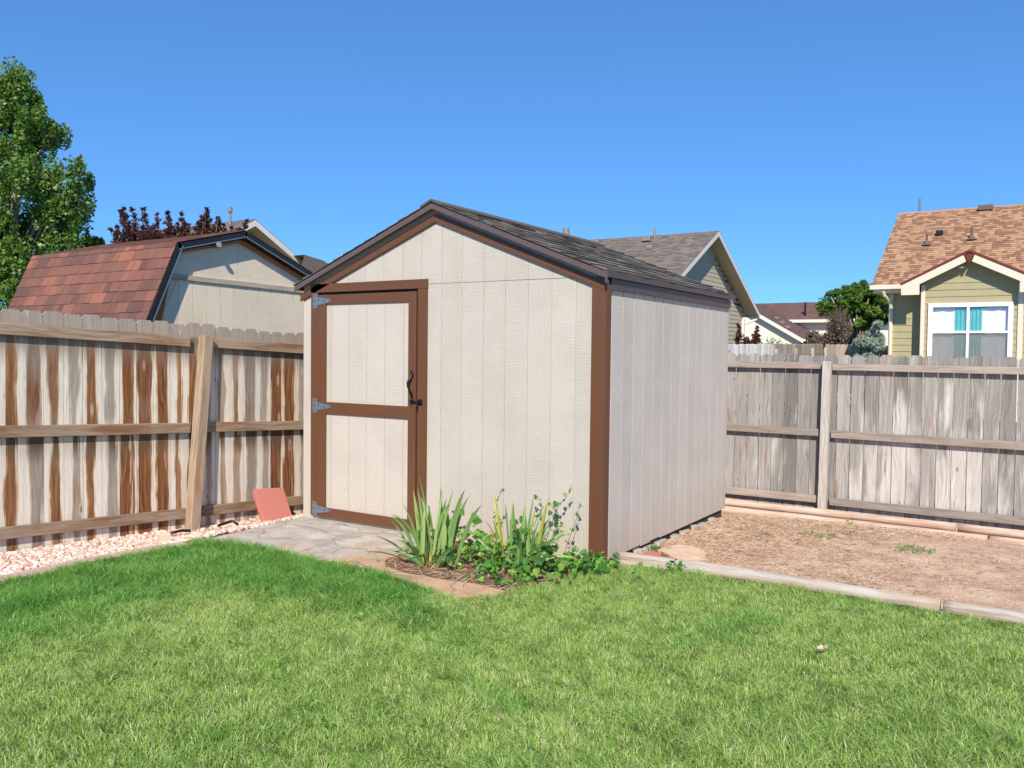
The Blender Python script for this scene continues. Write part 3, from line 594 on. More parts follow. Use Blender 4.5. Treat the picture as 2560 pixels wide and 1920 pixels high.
slabstone([(.035, .36), (.10, .66), (.22, .62), (.47, .45), (.43, .28), (.1, .27)], -.05, .035, 'stepping_stone', m_pinkstone, 'flat red paver lying beside the grey timber near the shed corner')
slabstone([(.14, .70), (.13, .80), (.20, .97), (.31, .99), (.47, .86), (.52, .72), (.45, .53), (.30, .58)], -.05, .04, 'stepping_stone', m_flag1, 'flat pale sandstone slab behind the red paver')
# leaning red paver
b = MB(); q0 = Vector((-3.26, -.22, -.07)); q1 = Vector((-3.21, .09, -.09)); up = (Vector((-3.46, -.18, .235))-q0)
along = (q1-q0); nrm = along.cross(up).normalized()*.045
b.prism([(0, 0), (1, 0), (1.02, 1.0), (.03, 1.0)], -nrm if nrm.x > 0 else nrm, q0, along, up); o = b.build('paver', m_pinkstone, None, .005); tag(o, 'square red concrete paver leaning against the fence beside the shed', 'paver')
b = MB(); b.prism([(0, 0), (.10, -.005), (.095, .13), (.005, .12)], (-.05, .02, 0), (-3.13, -1.38, -.06), (.65, .75, 0), (-.1, 0, 1)); o = b.build('stone_block', m_flag1, None, .008); tag(o, 'small pinkish stone block standing upright in the gravel', 'stone')
# broken concrete along the shed side
g_ = 'broken concrete pieces beside the shed wall'
k = 0
for yy, ln_ in ((.42, .10), (.62, .12), (.80, .22), (1.08, .24), (1.38, .13), (1.60, .2), (1.85, .12), (2.05, .2), (2.32, .14)):
    b = MB(); n = 11; pr = []
    for j in range(n):
        a = 2*math.pi*j/n; pr.append((math.cos(a)*.036*random.uniform(.55, 1.2), math.sin(a)*ln_/2*random.uniform(.8, 1.15)))
    z = float(G(.1, yy)); b.prism(pr, (random.uniform(-.006, .006), 0, .045+random.uniform(-.012, .012)), (.012, yy, z-.03), (1, 0, 0), (0, 1, 0)); o = b.build('concrete_chunk', m_conc, None, .006)
    tag(o, ['small concrete piece nearest the red paver under the shed wall', 'second concrete piece from the front corner, beside the grass tuft', 'long concrete piece behind the pale sandstone under the shed wall', 'longest concrete piece at the middle of the shed side wall', 'short concrete lump just past the middle of the shed wall', 'flat concrete piece fifth from the rear of the shed wall' if 0 else 'flat concrete piece fourth from the rear of the shed wall', 'small concrete lump third from the rear of the shed wall', 'long concrete piece second from the rear of the shed wall', 'last concrete piece nearest the rear corner of the shed'][k], 'concrete', g_); k += 1
# dark plastic drip line ends near the left post
b = MB(); b.tube([(-3.43, -1.15, -.02), (-3.38, -1.0, .0), (-3.35, -.93, -.01)], .012, 8); tag(b.build('hose', m_iron, None, 0, True), 'short black irrigation hose lying on gravel by the fence post', 'hose')
b = MB(); b.tube([(-3.42, -.60, -.03), (-3.33, -.52, .01), (-3.28, -.50, -.02)], .013, 8); tag(b.build('hose', m_iron, None, 0, True), 'bent black irrigation pipe stub just right of the fence post', 'hose')

# ============================================================ GRAVEL (uncountable)
def ico():
    t = (1+5**.5)/2; v = np.array([(-1, t, 0), (1, t, 0), (-1, -t, 0), (1, -t, 0), (0, -1, t), (0, 1, t), (0, -1, -t), (0, 1, -t), (t, 0, -1), (t, 0, 1), (-t, 0, -1), (-t, 0, 1)], float); v /= np.linalg.norm(v[0])
    f = np.array([(0, 11, 5), (0, 5, 1), (0, 1, 7), (0, 7, 10), (0, 10, 11), (1, 5, 9), (5, 11, 4), (11, 10, 2), (10, 7, 6), (7, 1, 8), (3, 9, 4), (3, 4, 2), (3, 2, 6), (3, 6, 8), (3, 8, 9), (4, 9, 5), (2, 4, 11), (6, 2, 10), (8, 6, 7), (9, 8, 1)]); return v, f
def rotm(n):
    q = RN.normal(size=(n, 4)); q /= np.linalg.norm(q, axis=1)[:, None]; a, b_, c, d_ = q.T
    return np.stack([np.stack([1-2*(c*c+d_*d_), 2*(b_*c-a*d_), 2*(b_*d_+a*c)], 1), np.stack([2*(b_*c+a*d_), 1-2*(b_*b_+d_*d_), 2*(c*d_-a*b_)], 1), np.stack([2*(b_*d_-a*c), 2*(c*d_+a*b_), 1-2*(b_*b_+c*c)], 1)], 1)
def pebbles(name, x, y, z, s, mat, label):
    v, f = ico(); n = len(x); sc = s[:, None, None]*RN.uniform(.55, 1.25, (n, 1, 3))*(1+RN.uniform(-.2, .2, (n, 12, 1)))
    V = np.einsum('nij,nkj->nki', rotm(n), v[None]*sc); V[:, :, 2] *= .75; V += np.stack([x, y, z], 1)[:, None]
    T = (f[None]+np.arange(n)[:, None, None]*12).reshape(-1, 3); r = np.repeat(RN.random(n), 20)
    o = fastmesh(name, V.reshape(-1, 3), tris=T, mat=mat, fr=r); tag(o, label, kind='stuff'); return o
n = 15000; y = RN.uniform(-3.6, .5, n); x = RN.uniform(-3.72, -2.93, n)
k = (x > -3.0) & (y > -1.45) & (RN.random(n) < .5)
edge = np.where(y > -1.4, -2.99+.02*np.sin(y*9), -2.99); kp = x < edge; x, y = x[kp], y[kp]
z = G(np.full_like(x, -3.3), y)*smooth01((-2.95-x)/.5)+.002+RN.uniform(-.004, .012, len(x))
pebbles('gravel', x, y, z, RN.uniform(.07, .16, len(x))**2, m_pebble, 'pink and white gravel between the left fence and the edging').__setitem__('category', 'gravel')

# ============================================================ STRAW / LITTER strips
def strips(name, x, y, z, L, wd, mat, label, flatness=.25, rr=None):
    n = len(x); a = RN.uniform(0, 2*np.pi, n); el = RN.normal(0, flatness, n); dx = np.cos(a)*np.cos(el); dy = np.sin(a)*np.cos(el); dz = np.abs(np.sin(el))
    bend = RN.normal(0, .35, n); cx, cy = -np.sin(a), np.cos(a); V = np.zeros((n, 6, 3))
    for i, t in enumerate((0, .5, 1)):
        px = x+dx*L*t+cx*bend*L*t*t; py = y+dy*L*t+cy*bend*L*t*t; pz = z+dz*L*t*(1-.5*t)
        ww = wd*(1, 1, .4)[i]/2; V[:, 2*i] = np.stack([px-cx*ww, py-cy*ww, pz], 1); V[:, 2*i+1] = np.stack([px+cx*ww, py+cy*ww, pz+.001], 1)
    b0 = np.arange(n)[:, None]*6; Q = np.concatenate([b0+np.array([[0, 1, 3, 2]]), b0+np.array([[2, 3, 5, 4]])], 0)
    r = RN.random(n) if rr is None else rr
    o = fastmesh(name, V.reshape(-1, 3), quads=Q, mat=mat, fr=np.concatenate([r, r])); tag(o, label, kind='stuff'); return o
def dirtz(x, y): return G(x, y)+.02*(vnoise(x, y, 2.3)-.5)+.012*(vnoise(x, y, 9)-.5)
n = 52000; x = RN.uniform(.04, 4.6, n); y = RN.uniform(.28, 4.4, n); dens = vnoise(x, y, 1.6, 3)*.75+vnoise(x, y, 5, 4)*.35+np.clip(.75-x*.42, -.42, .6); kp = RN.random(n) < np.clip(dens*1.15-.34, .03, 1); x, y = x[kp], y[kp]
strips('dry_straw', x, y, dirtz(x, y)+.003, RN.uniform(.015, .075, len(x)), RN.uniform(.002, .006, len(x)), m_dry, 'dry straw and mulch bits scattered over the dirt bed', .3).__setitem__('category', 'straw')
n = 1500; x = RN.uniform(-3.6, -3.05, n); y = RN.uniform(-.85, .5, n); kp = (x < -3.28+.2*vnoise(x, y, 6)) ; x, y = x[kp], y[kp]
strips('dry_straw', x, y, G(np.full_like(x, -3.3), y)*smooth01((-2.95-x)/.5)+.012, RN.uniform(.03, .09, len(x)), RN.uniform(.002, .004, len(x)), m_dry, 'dry straw tuft gathered at the foot of the left fence', .35).__setitem__('category', 'straw')
n = 1800; x = RN.uniform(-1.33, .0, n); y = RN.uniform(-.97, -.05, n)
strips('leaf_litter', x, y, np.full(n, -.004), RN.uniform(.02, .12, n), RN.uniform(.003, .009, n), m_dry, 'dead iris leaves and mulch in the flower bed', .25, RN.random(n)*.8).__setitem__('category', 'leaf litter')

# ============================================================ GRASS
def longdarkf(x, y):  # longer, denser, darker blades in bands by patio and kerb, plus random patches
    dpatio = -1.15-y-.10*np.sin(x*3.1); a = 1-smooth01((dpatio-.45)/.55); a = a*(1-smooth01((x+.95+(y+1.2)*.9)/.7))
    dl_ = x+2.85; c = 1-smooth01((dl_-.75)/.8); a = np.maximum(a, c*.95)
    n_ = vnoise(x, y, 1.7, 5)*.6+vnoise(x, y, 4.5, 6)*.4; a = np.maximum(a, smooth01((n_-.60)/.25)*.45)
    return np.clip(a+(vnoise(x, y, 7, 9)-.5)*.35, 0, 1)
def visible(x, y, mg=140):
    d = np.stack([x-CP.x, y-CP.y, np.full_like(x, -CP.z)], 1); z = d@np.array(F); u = 1280+2116.8*(d@np.array(RR))/z; v = 960-2116.8*(d@np.array(UU))/z
    return (z > 0) & (u > -mg*2) & (u < 2560+mg*3) & (v < 1920+mg*2)
def grass(name, n, xr, yr, label):
    x = RN.uniform(*xr, n); y = RN.uniform(*yr, n); kp = inpoly(x, y, LAWN) & visible(x, y); x, y = x[kp], y[kp]
    lu = longdarkf(x, y); kp = RN.random(len(x)) < .82+.18*lu; x, y, lu = x[kp], y[kp], lu[kp]; n = len(x)
    edgey = (~inpoly(x, y+.07, LAWN)) | (~inpoly(x-.06, y, LAWN))
    tuft = smooth01((vnoise(x, y, 3.1, 21)-.62)/.2); h = (.024+.030*lu+.022*tuft)*RN.uniform(.5, 1.5, n)+edgey*.010; wd = RN.uniform(.0022, .0046, n)*(1+.2*lu)
    a = RN.uniform(0, 2*np.pi, n); clump = vnoise(x, y, 14, 2)*6.28; lean = np.abs(RN.normal(0, .95, n))+.3; la = np.where(RN.random(n) < .5, clump, RN.uniform(0, 6.28, n)); lx, ly = np.cos(la)*lean, np.sin(la)*lean
    cx, cy = np.cos(a), np.sin(a); V = np.zeros((n, 5, 3))
    for i, (t, ww) in enumerate(((0, 1), (.55, .8))):
        px = x+lx*h*t*t; py = y+ly*h*t*t; pz = h*t*(1-.15*t*lean)-.004*(i == 0)
        V[:, 2*i] = np.stack([px-cx*wd*ww/2, py-cy*wd*ww/2, pz], 1); V[:, 2*i+1] = np.stack([px+cx*wd*ww/2, py+cy*wd*ww/2, pz], 1)
    V[:, 4] = np.stack([x+lx*h, y+ly*h, h*(1-.22*np.clip(lean, 0, 2))], 1)
    b0 = np.arange(n)[:, None]*5; Q = b0+np.array([[0, 1, 3, 2]]); T = b0+np.array([[2, 3, 4]])
    r = np.clip(RN.random(n)*.9+vnoise(x, y, 6, 8)*.25-.08+vnoise(x, y, 1.1, 12)*.1-.05, 0, 1); strw = RN.random(n) < (.11*(1-lu)+.02); r = np.where(strw, RN.uniform(.85, 1, n), r*.84)
    o = fastmesh(name, V.reshape(-1, 3), quads=Q, tris=T, mat=m_grass, fr=np.concatenate([r, r]), vcol=np.repeat(lu, 5)); tag(o, label, 'grass', kind='stuff'); return o
grass('grass', 900000, (-2.9, 5.2), (-4.6, .15), 'short mown green lawn grass, longer and darker along the patio')

n = 900; x = RN.uniform(.1, 4.5, n); y = RN.uniform(.35, 4.3, n)
pebbles('dirt_clods', x, y, dirtz(x, y)+.001, RN.uniform(.04, .11, n)**2*1.2, m_dirt, 'small clods and crumbs on the dirt bed').__setitem__('category', 'dirt')
# ============================================================ BLADES AND LEAVES FOR PLANTS
def blade(b, base, tip, wd, r, droop=.15, side=None, n=7, fold=.25):
    base = Vector(base); tip = Vector(tip); L = tip-base; ln = L.length; h = Vector((L.x, L.y, 0)); ctrl = base+Vector((0, 0, L.z*.5+ln*droop*1.5))+h*.30+Vector((random.uniform(-.02, .02), random.uniform(-.02, .02), 0))
    side = Vector(side) if side else Vector((random.uniform(-1, 1), random.uniform(-1, 1)*.4, 0)); side = side-L.normalized()*side.dot(L.normalized()); side.normalize(); tw = random.uniform(-.5, .5)
    pts = []
    for i in range(n+1):
        t = i/n; p = base*(1-t)**2+ctrl*(2*t*(1-t))+tip*t*t; tg = ((ctrl-base)*(1-t)+(tip-ctrl)*t).normalized(); sd = (side-tg*side.dot(tg)).normalized(); nn = tg.cross(sd); sd = (sd*math.cos(tw*t)+nn*math.sin(tw*t)); nn = tg.cross(sd)
        w_ = wd*(.75+.5*t if t < .4 else .95*(1-((t-.4)/.6)**2.2)); pts.append((p-sd*w_/2, p+nn*w_*fold, p+sd*w_/2))
    for (a0, a1, a2), (c0, c1, c2) in zip(pts, pts[1:]):
        b.poly((a0, a1, c1, c0), None, r); b.poly((a1, a2, c2, c1), None, r)
def heart(b, c, s, nrm, r, ang=0):
    c = Vector(c); n_ = Vector(nrm).normalized(); x = n_.cross(Vector((math.cos(ang), math.sin(ang), .1))).normalized(); y = n_.cross(x)
    P = [(0, -.35), (.3, -.52), (.55, -.3), (.5, .1), (.25, .45), (0, .75), (-.25, .45), (-.5, .1), (-.55, -.3), (-.3, -.52)]; R = [c+x*p[0]*s+y*p[1]*s-n_*abs(p[0])*s*.25*(-1) for p in P]
    mid = [c+y*(-.35)*s, c+y*.1*s, c+y*.75*s]
    b.poly([R[0], R[1], R[2], R[3], mid[1]], None, r); b.poly([mid[1], R[3], R[4], R[5]], None, r)
    b.poly([mid[1], R[7], R[8], R[9], R[0]], None, r); b.poly([R[5], R[6], R[7], mid[1]], None, r)
def iris(base, tips, n_extra, spread, label, name='iris_plant'):
    b = MB(); bx, by = base
    for t in tips:
        (x, z, yy), wd, r = t[0], t[1], t[2]; bb = (bx+(x-bx)*.42+random.uniform(-.06, .06), by+(yy-by)*.3+random.uniform(-.05, .05), -.01); wd *= 1.12
        blade(b, bb, (x, yy, z), wd, r, .10 if abs(x-bx) > .25 else .04, (1, random.uniform(-.35, .35), 0), 8, .18)
    for _ in range(n_extra):
        a = random.uniform(0, 6.28); d_ = random.uniform(.08, spread); h = random.uniform(.10, .50)*(1.1-d_/spread*.4)
        blade(b, (bx+math.cos(a)*random.uniform(.02, .17), by+math.sin(a)*random.uniform(.02, .13), -.01), (bx+math.cos(a)*d_, by+math.sin(a)*d_*.7, h), random.uniform(.024, .040), random.uniform(.05, .74) if random.random() < .85 else random.uniform(.8, 1), random.uniform(.08, .3), None, 8, .2)
    for _ in range(6): # withered blades lying low
        a = random.uniform(0, 6.28); blade(b, (bx, by, .06), (bx+math.cos(a)*.22, by+math.sin(a)*.16, random.uniform(.0, .08)), .014, random.uniform(.97, 1), .3, None, 6)
    o = b.build(name, m_iris); o.data.shade_smooth(); return tag(o, label, 'iris plant', 'iris clumps in the flower bed')
iris((-1.02, -.66), [((-1.09, .64, -.72), .034, .62), ((-1.21, .42, -.75), .03, .3), ((-1.44, .16, -.78), .032, .35), ((-1.56, .03, -.8), .026, .90), ((-1.37, .29, -.72), .032, .72), ((-1.2, .52, -.6), .022, .5), ((-.97, .55, -.62), .034, .22), ((-.92, .545, -.66), .028, .7), ((-.80, .555, -.7), .034, .6), ((-.67, .575, -.74), .036, .5), ((-.53, .48, -.74), .034, .45), ((-.735, .50, -.6), .026, .3), ((-1.16, .52, -.7), .03, .68), ((-.80, .36, -.6), .04, .86), ((-1.28, .2, -.8), .03, .2)], 34, .46, 'left clump of tall sword leaves by the shed door with one yellow blade')
iris((-.36, -.50), [((-.665, .50, -.40), .030, .86), ((-.40, .49, -.55), .042, .40), ((-.325, .53, -.4), .02, .2), ((-.19, .53, -.42), .040, .90), ((-.71, .32, -.45), .022, .99), ((-.60, .34, -.5), .034, .3), ((-.97, .13, -.62), .045, .45), ((-.89, .27, -.58), .038, .62), ((-.64, .34, -.36), .024, .2), ((-.30, .36, -.52), .032, .55), ((-.46, .36, -.5), .030, .3), ((-.18, .33, -.35), .024, .25)], 30, .44, 'right clump of sword leaves with a bright yellow blade against the siding')
# ground vine: heart leaves over the bed and climbing tendrils
b = MB(); cnt = 0
for _ in range(640):
    t = random.random()
    if t < .42: x, y, h = random.gauss(-.32, .28), random.gauss(-.48, .13), abs(random.gauss(.08, .10))
    elif t < .74: x, y, h = random.uniform(-1.12, -.3), random.uniform(-.72, -.15), abs(random.gauss(.07, .10))
    elif t < .9: x, y, h = random.uniform(-.25, .18), random.uniform(-.34, -.05), abs(random.gauss(.02, .04))
    else: x, y, h = random.uniform(-.55, -.15), random.uniform(-.92, -.6), abs(random.gauss(.01, .02))
    if y > -.03 or h > .42 or (h > .16 and x > -.1): continue
    nr = (random.gauss(.15, .5), random.gauss(-.55, .4), random.uniform(.4, 1)); s = random.uniform(.016, .052)
    heart(b, (x, y, h+.012), s, nr, random.random()**1.2, random.uniform(0, 6.28)); cnt += 1
vine = b.build('vine_plant', m_vine); tag(vine, 'creeping bindweed vine with heart leaves at the shed corner', 'vine')
tend = [[(-.33, -.25, .12), (-.33, -.14, .28), (-.29, -.12, .40), (-.22, -.12, .48), (-.18, -.12, .575)], [(-.20, -.2, .03), (-.21, -.13, .13), (-.17, -.12, .25), (-.13, -.11, .36), (-.122, -.11, .45)], [(-.45, -.2, .25), (-.41, -.14, .38), (-.44, -.12, .44), (-.50, -.11, .46)], [(-.70, -.3, .33), (-.74, -.26, .40), (-.71, -.24, .47), (-.68, -.24, .50)], [(-.33, -.13, .26), (-.30, -.09, .30), (-.27, -.07, .24)], [(-.36, -.16, .1), (-.30, -.10, .22), (-.33, -.08, .35), (-.38, -.08, .40)]]
lb = MB()
for T in tend:
    b = MB(); b.tube(T, [.0028, .0024, .002, .0016, .001][:len(T)] if len(T) <= 5 else .002, 6); b.build('stem', m_vstem, vine)
    for i in range(len(T)-1):
        for q in range(4):
            p = Vector(T[i]).lerp(Vector(T[i+1]), random.random()); sz = random.uniform(.008, .02) if q else random.uniform(.012, .03); heart(lb, p+Vector((random.uniform(-.015, .015), -.01, random.uniform(-.01, .01))), sz, (random.gauss(0, .5), -1, random.uniform(0, .6)), random.random(), random.uniform(0, 6.28))
for c, s_ in (((-.31, -.12, .415), .045), ((-.36, -.11, .345), .036), ((-.60, -.22, .27), .055), ((-.52, -.24, .30), .045), ((-.16, -.12, .10), .03)): heart(lb, c, s_, (.1, -1, .3), .3, 1.5)
lb.build('foliage', m_vine, vine)
# small weeds
def weed(x, y, n, rad, hh, label, name='weed_plant', mat=None, leaf=(.008, .02), grassy=False):
    b = MB(); z = float(dirtz(x, y)) if y > .2 else 0.
    for _ in range(n):
        a = random.uniform(0, 6.28); d_ = rad*math.sqrt(random.random()); px, py = x+math.cos(a)*d_, y+math.sin(a)*d_*.8
        if grassy: blade(b, (px, py, z), (px+random.uniform(-.03, .03), py+random.uniform(-.03, .03), z+random.uniform(.3, 1)*hh), .004, random.random()*.6, .1, None, 3)
        else: heart(b, (px, py, z+random.random()*hh), random.uniform(*leaf), (random.gauss(0, .4), random.gauss(-.2, .4), 1), random.random(), random.uniform(0, 6.28))
    o = b.build(name, mat or m_vine); return tag(o, label, 'weed', 'weeds in the yard')
weed(.56, .02, 60, .07, .09, 'bright green leafy weed growing against the front timber', leaf=(.015, .03))
weed(.02, -.10, 30, .06, .12, 'small round leaved weed at the foot of the brown corner board', leaf=(.015, .03))
weed(.12, .78, 160, .10, .05, 'grass tuft growing beside the shed wall behind the red paver', grassy=True)
weed(.26, .55, 30, .035, .05, 'tiny green sprig growing between the two flat stones')
weed(1.02, 2.12, 120, .16, .03, 'flat green weed patch in the dirt left of the tall sprig', leaf=(.006, .014))
weed(1.25, 2.35, 60, .05, .16, 'taller reddish green sprig standing in the dirt', leaf=(.008, .02))
weed(1.78, 2.05, 220, .17, .03, 'low green weed mat in the middle of the dirt bed', leaf=(.006, .014))
weed(.62, 1.95, 50, .07, .02, 'pale green weed speck in the straw near the shed', leaf=(.006, .012))
weed(.92, 2.95, 40, .07, .02, 'small round weed in the dirt nearest the back timbers', leaf=(.006, .012))
b = MB()
for _ in range(46):
    cx_ = random.uniform(-1.9, 3.2); cy_ = random.uniform(-3.3, -.35)
    for _k in range(random.randint(3, 8)): heart(b, (cx_+random.gauss(0, .025), cy_+random.gauss(0, .025), random.uniform(.025, .045)), random.uniform(.008, .016), (random.gauss(0, .3), -.3, 1), random.uniform(.5, 1), random.uniform(0, 6))
tag(b.build('clover_leaves', m_vine), 'small bright broadleaf weeds dotted through the lawn', 'weeds', kind='stuff')
b = MB(); heart(b, (1.75, -1.06, .045), .03, (0, -.4, 1), .7, .5); heart(b, (1.77, -1.05, .05), .02, (.3, -.4, 1), .4, 2.5); tag(b.build('fallen_leaf', m_dry), 'small dry brown leaf lying on the right side of the lawn', 'leaf')

# ============================================================ GAMBREL BARN (left neighbour)
barn = empty('gambrel_shed', (-7.5, 1.9, 0), 'tan gambrel roofed storage shed with red shingles beyond the left fence', 'shed')
BX = -6.0; BL = -9.15
# outer roof profile (y,z)
pf = [(.16, 1.15), (.87, 2.765), (1.87, 3.03), (3.02, 2.60), (3.72, 1.1)]
wall = [(p[0], p[1]-.09) for p in pf]; wall[0] = (.30, .0); wall[-1] = (3.6, .0); wall[1] = (.95, 2.68); wall[2] = (1.87, 2.92); wall[3] = (2.95, 2.52)
wy = lambda y: (np.interp(y, [wall[0][0], wall[1][0], wall[2][0], wall[3][0], wall[4][0]], [wall[0][1], wall[1][1], wall[2][1], wall[3][1], wall[4][1]]))
b = MB(); WX = BX-.12
b.prism(wall, (-.02, 0, 0), (WX-.008, 0, 0), (0, 1, 0), (0, 0, 1)); gy_ = [.30]+[.36+.2032*k for k in range(1, 16)]+[3.6]
for i in range(len(gy_)-1):
    a0, a1 = gy_[i]+.004, gy_[i+1]-.004
    for z0, z1 in ((0, 2.355),):
        b.prism([(a0, z0), (a1, z0), (a1, min(z1, wy(a1))), (a0, min(z1, wy(a0)))], (-.008, 0, 0), (WX, 0, 0), (0, 1, 0), (0, 0, 1), r=random.random())
for (a0, a1) in ((.86, 1.848), (1.856, 2.95)):
    pts = [(a0, 2.38), (a1, 2.38)]+[(yy, wy(yy)) for yy in ((a1, .95, a0) if a0 < 1 else (a1, a0)) if True]
    if a0 > 1: pts = [(a0, 2.38), (3.0, 2.38), (2.95, wy(2.95)), (a0, wy(a0))]
    else: pts = [(.87, 2.38), (a1, 2.38), (a1, wy(a1)), (.96, wy(.96))]
    b.prism(pts, (-.008, 0, 0), (WX, 0, 0), (0, 1, 0), (0, 0, 1), r=random.random())
b.build('wall', m_barnwall, barn)
b = MB(); b.prism(wall, (-.02, 0, 0), (BL+.15, 0, 0), (0, 1, 0), (0, 0, 1)); b.prism([(-.02, 0), (0, 0), (0, 2.3), (-.02, 2.3)], (-2.9, 0, 0), (WX-.03, .9, 0), (0, 1, 0), (0, 0, 1)); b.build('wall', m_barnwall, barn)
b = MB(); b.board((WX+.012, .80, 2.375), (WX+.012, 3.02, 2.345), .062, .022); b.build('trim_board', m_barntrim, barn, .002)
b = MB(); b.board((WX+.03, 1.87, 2.895), (WX+.03, 3.0, 2.475), .035, .05, (0, 0, 1)); b.board((WX+.03, .93, 2.66), (WX+.03, 1.86, 2.895), .03, .05); b.board((WX+.03, 2.95, 2.30), (WX+.03, 2.95, 2.47), .05, .05, (0, 1, 0)); b.build('lookout_board', m_orwood, barn)
# rake edging (black metal with grey lip)
b = MB(); b2 = MB()
for (p, q) in zip(pf, pf[1:]):
    p = Vector((BX, *p)); q = Vector((BX, *q)); t = (q-p).normalized(); nn = Vector((0, -t.z, t.y)); nn = nn if nn.z > 0 else -nn
    b.board(p-nn*.045, q-nn*.045, .06, .018, nn); b2.board(p-nn*.080+Vector((.004, 0, 0)), q-nn*.080+Vector((.004, 0, 0)), .012, .02, nn)
b.build('rake_edge', m_black, barn); b2.build('drip_lip', m_galv, barn)
b = MB()
for k_, (p, q) in enumerate(zip(pf, pf[1:])):
    lo, hi = (p, q) if q[1] > p[1] else (q, p); o_ = Vector((BL, lo[0], lo[1])); vd = Vector((0, hi[0]-lo[0], hi[1]-lo[1])); H_ = vd.length
    def rf_(st=[.5, 0]):
        if st[1] <= 0: st[0] = random.random(); st[1] = random.randint(1, 2)
        st[1] -= 1; return min(1, max(0, st[0]+random.uniform(-.05, .05)))
    nn = Vector((0, -vd.z, vd.y)).normalized(); nn = nn if nn.z > 0 else -nn
    b.prism([(0, 0), (0, 1)], (1, 0, 0), o_, (1, 0, 0), (0, 1, 0)) if False else None
    b.poly([o_-nn*.006, o_+Vector((BX-BL-.003, 0, 0))-nn*.006, o_+Vector((BX-BL-.003, 0, 0))+vd-nn*.006, o_+vd-nn*.006], None, .1)
    shingles(b, o_, (1, 0, 0), vd, BX-BL-.003, H_+.01, .142, .135, .008, rf_, .35)
    if k_ == 0 or k_ == 1: # lifted edge of the cap course
        pass
b.build('roof', m_barn_sh, barn)
b = MB()
for (p, q) in zip(pf, pf[1:]):
    p = Vector((BX-.02, *p)); q = Vector((BX-.02, *q)); t = (q-p).normalized(); nn = Vector((0, -t.z, t.y)); nn = nn if nn.z > 0 else -nn
    a0 = p-nn*.02; a1 = q-nn*.02; e = Vector((BL-BX+.02, 0, 0)); b.prism([(0, 0), (1, 0), (1, -.02), (0, -.02)], e, a0, a1-a0, nn)
b.build('roof_deck', m_orwood, barn)
b = MB(); b.tube([(WX+.0, 1.50, 2.80), (WX+.09, 1.46, 2.795), (WX+.16, 1.43, 2.80)], [.022, .03, .034], 10); b.build('flood_lamp', m_vent, barn)

# ============================================================ HOUSES
def lapwall(b, p0, p1, z0, ztop, ex=.17, tilt=.014, nrm=None, r=.5):
    """lap siding between p0,p1 (x,y); ztop(t) gives top height"""
    p0 = Vector((*p0, 0)); p1 = Vector((*p1, 0)); L = p1-p0; nn = Vector(nrm); z = z0; N = 24
    while True:
        hs = [ztop(i/N) for i in range(N+1)]
        if max(hs) <= z+.01: break
        idx = [i for i in range(N+1) if hs[i] > z+.005]; ta, tb = idx[0]/N, idx[-1]/N
        # refine ends where the rake cuts the course
        top = z+ex; idt = [i for i in range(N+1) if hs[i] >= top-.001]
        def zt(t): return min(top, ztop(t))
        ts = [ta+(tb-ta)*i/6 for i in range(7)]
        low = [p0+L*t+Vector((0, 0, z))+nn*tilt for t in (ta, tb)]; back = [p0+L*t+Vector((0, 0, z)) for t in (ta, tb)]
        hi = [p0+L*t+Vector((0, 0, zt(t))) for t in ts]
        b.poly(low+hi[::-1], None, r); b.poly([back[0], back[1], low[1], low[0]], None, r)
        z += ex
# --- right house, tan roof
rh = empty('house', (1, 19, 0), 'green sided house with tan shingle roof and white window behind the back fence', 'house')
b = MB()
lapwall(b, (-.09, 18.0), (2.02, 18.0), 2.856, lambda t: 3.98-.505*abs(t*2.11-1.04), .168, .014, (0, -1, 0))
lapwall(b, (-.09, 18.0), (.09, 18.0), 0, lambda t: 2.856, .168, .014, (0, -1, 0)); lapwall(b, (1.87, 18.0), (2.02, 18.0), 0, lambda t: 2.856, .168, .014, (0, -1, 0)); lapwall(b, (.09, 18.0), (1.87, 18.0), 0, lambda t: 1.176, .168, .014, (0, -1, 0))
bay = b.build('wall', m_green_sid, rh); b = MB()
lapwall(b, (-.88, 18.30), (-.09, 18.30), 0, lambda t: 3.3, .168, .014, (0, -1, 0)); lapwall(b, (2.02, 18.30), (6.5, 18.30), 0, lambda t: 3.3, .168, .014, (0, -1, 0))
b.poly([(-.88, 18.3, 0), (-.88, 26, 0), (-.88, 26, 3.3), (-.88, 22.3, 5.6), (-.88, 18.3, 3.3)], None); b.poly([(-.09, 17.86, 0), (-.09, 18.3, 0), (-.09, 18.3, 3.3), (-.09, 17.86, 3.3)][::-1], None); b.poly([(2.02, 17.86, 0), (2.02, 18.3, 0), (2.02, 18.3, 3.3), (2.02, 17.86, 3.3)], None); b.poly([(6.5, 18.3, 0), (6.5, 26, 0), (6.5, 26, 3.3), (6.5, 22.3, 5.6), (6.5, 18.3, 3.3)][::-1], None)
b.build('wall', m_green_sid, rh)
RZ0, RY0, RZ1, RY1 = 3.33, 17.9, 5.80, 22.1
b = MB(); o_ = Vector((-1.28, RY0, RZ0)); vd = Vector((0, RY1-RY0, RZ1-RZ0)); ux = 8.2
def rf2(): return random.choice((.05, .15, .3, .5, .8, .9, .7, .98))
b.poly([o_, o_+Vector((ux, 0, 0)), o_+Vector((ux, 0, 0))+vd, o_+vd], None, .2); shingles(b, o_+Vector((0, 0, .004)), (1, 0, 0), vd, ux, vd.length, .128, .135, .014, rf2, .35)
b.poly([o_+vd, o_+vd+Vector((ux, 0, 0)), o_+Vector((ux, 8.4, 0)), o_+Vector((0, 8.4, 0))], None, .2)
b.prism([(-.12, -.07), (0, .012), (.12, -.07)], (ux, 0, 0), (-1.28, RY1, RZ1+.01), (0, 1, 0), (0, 0, 1), r=.7)
rroof = b.build('roof', m_tan_sh, rh)
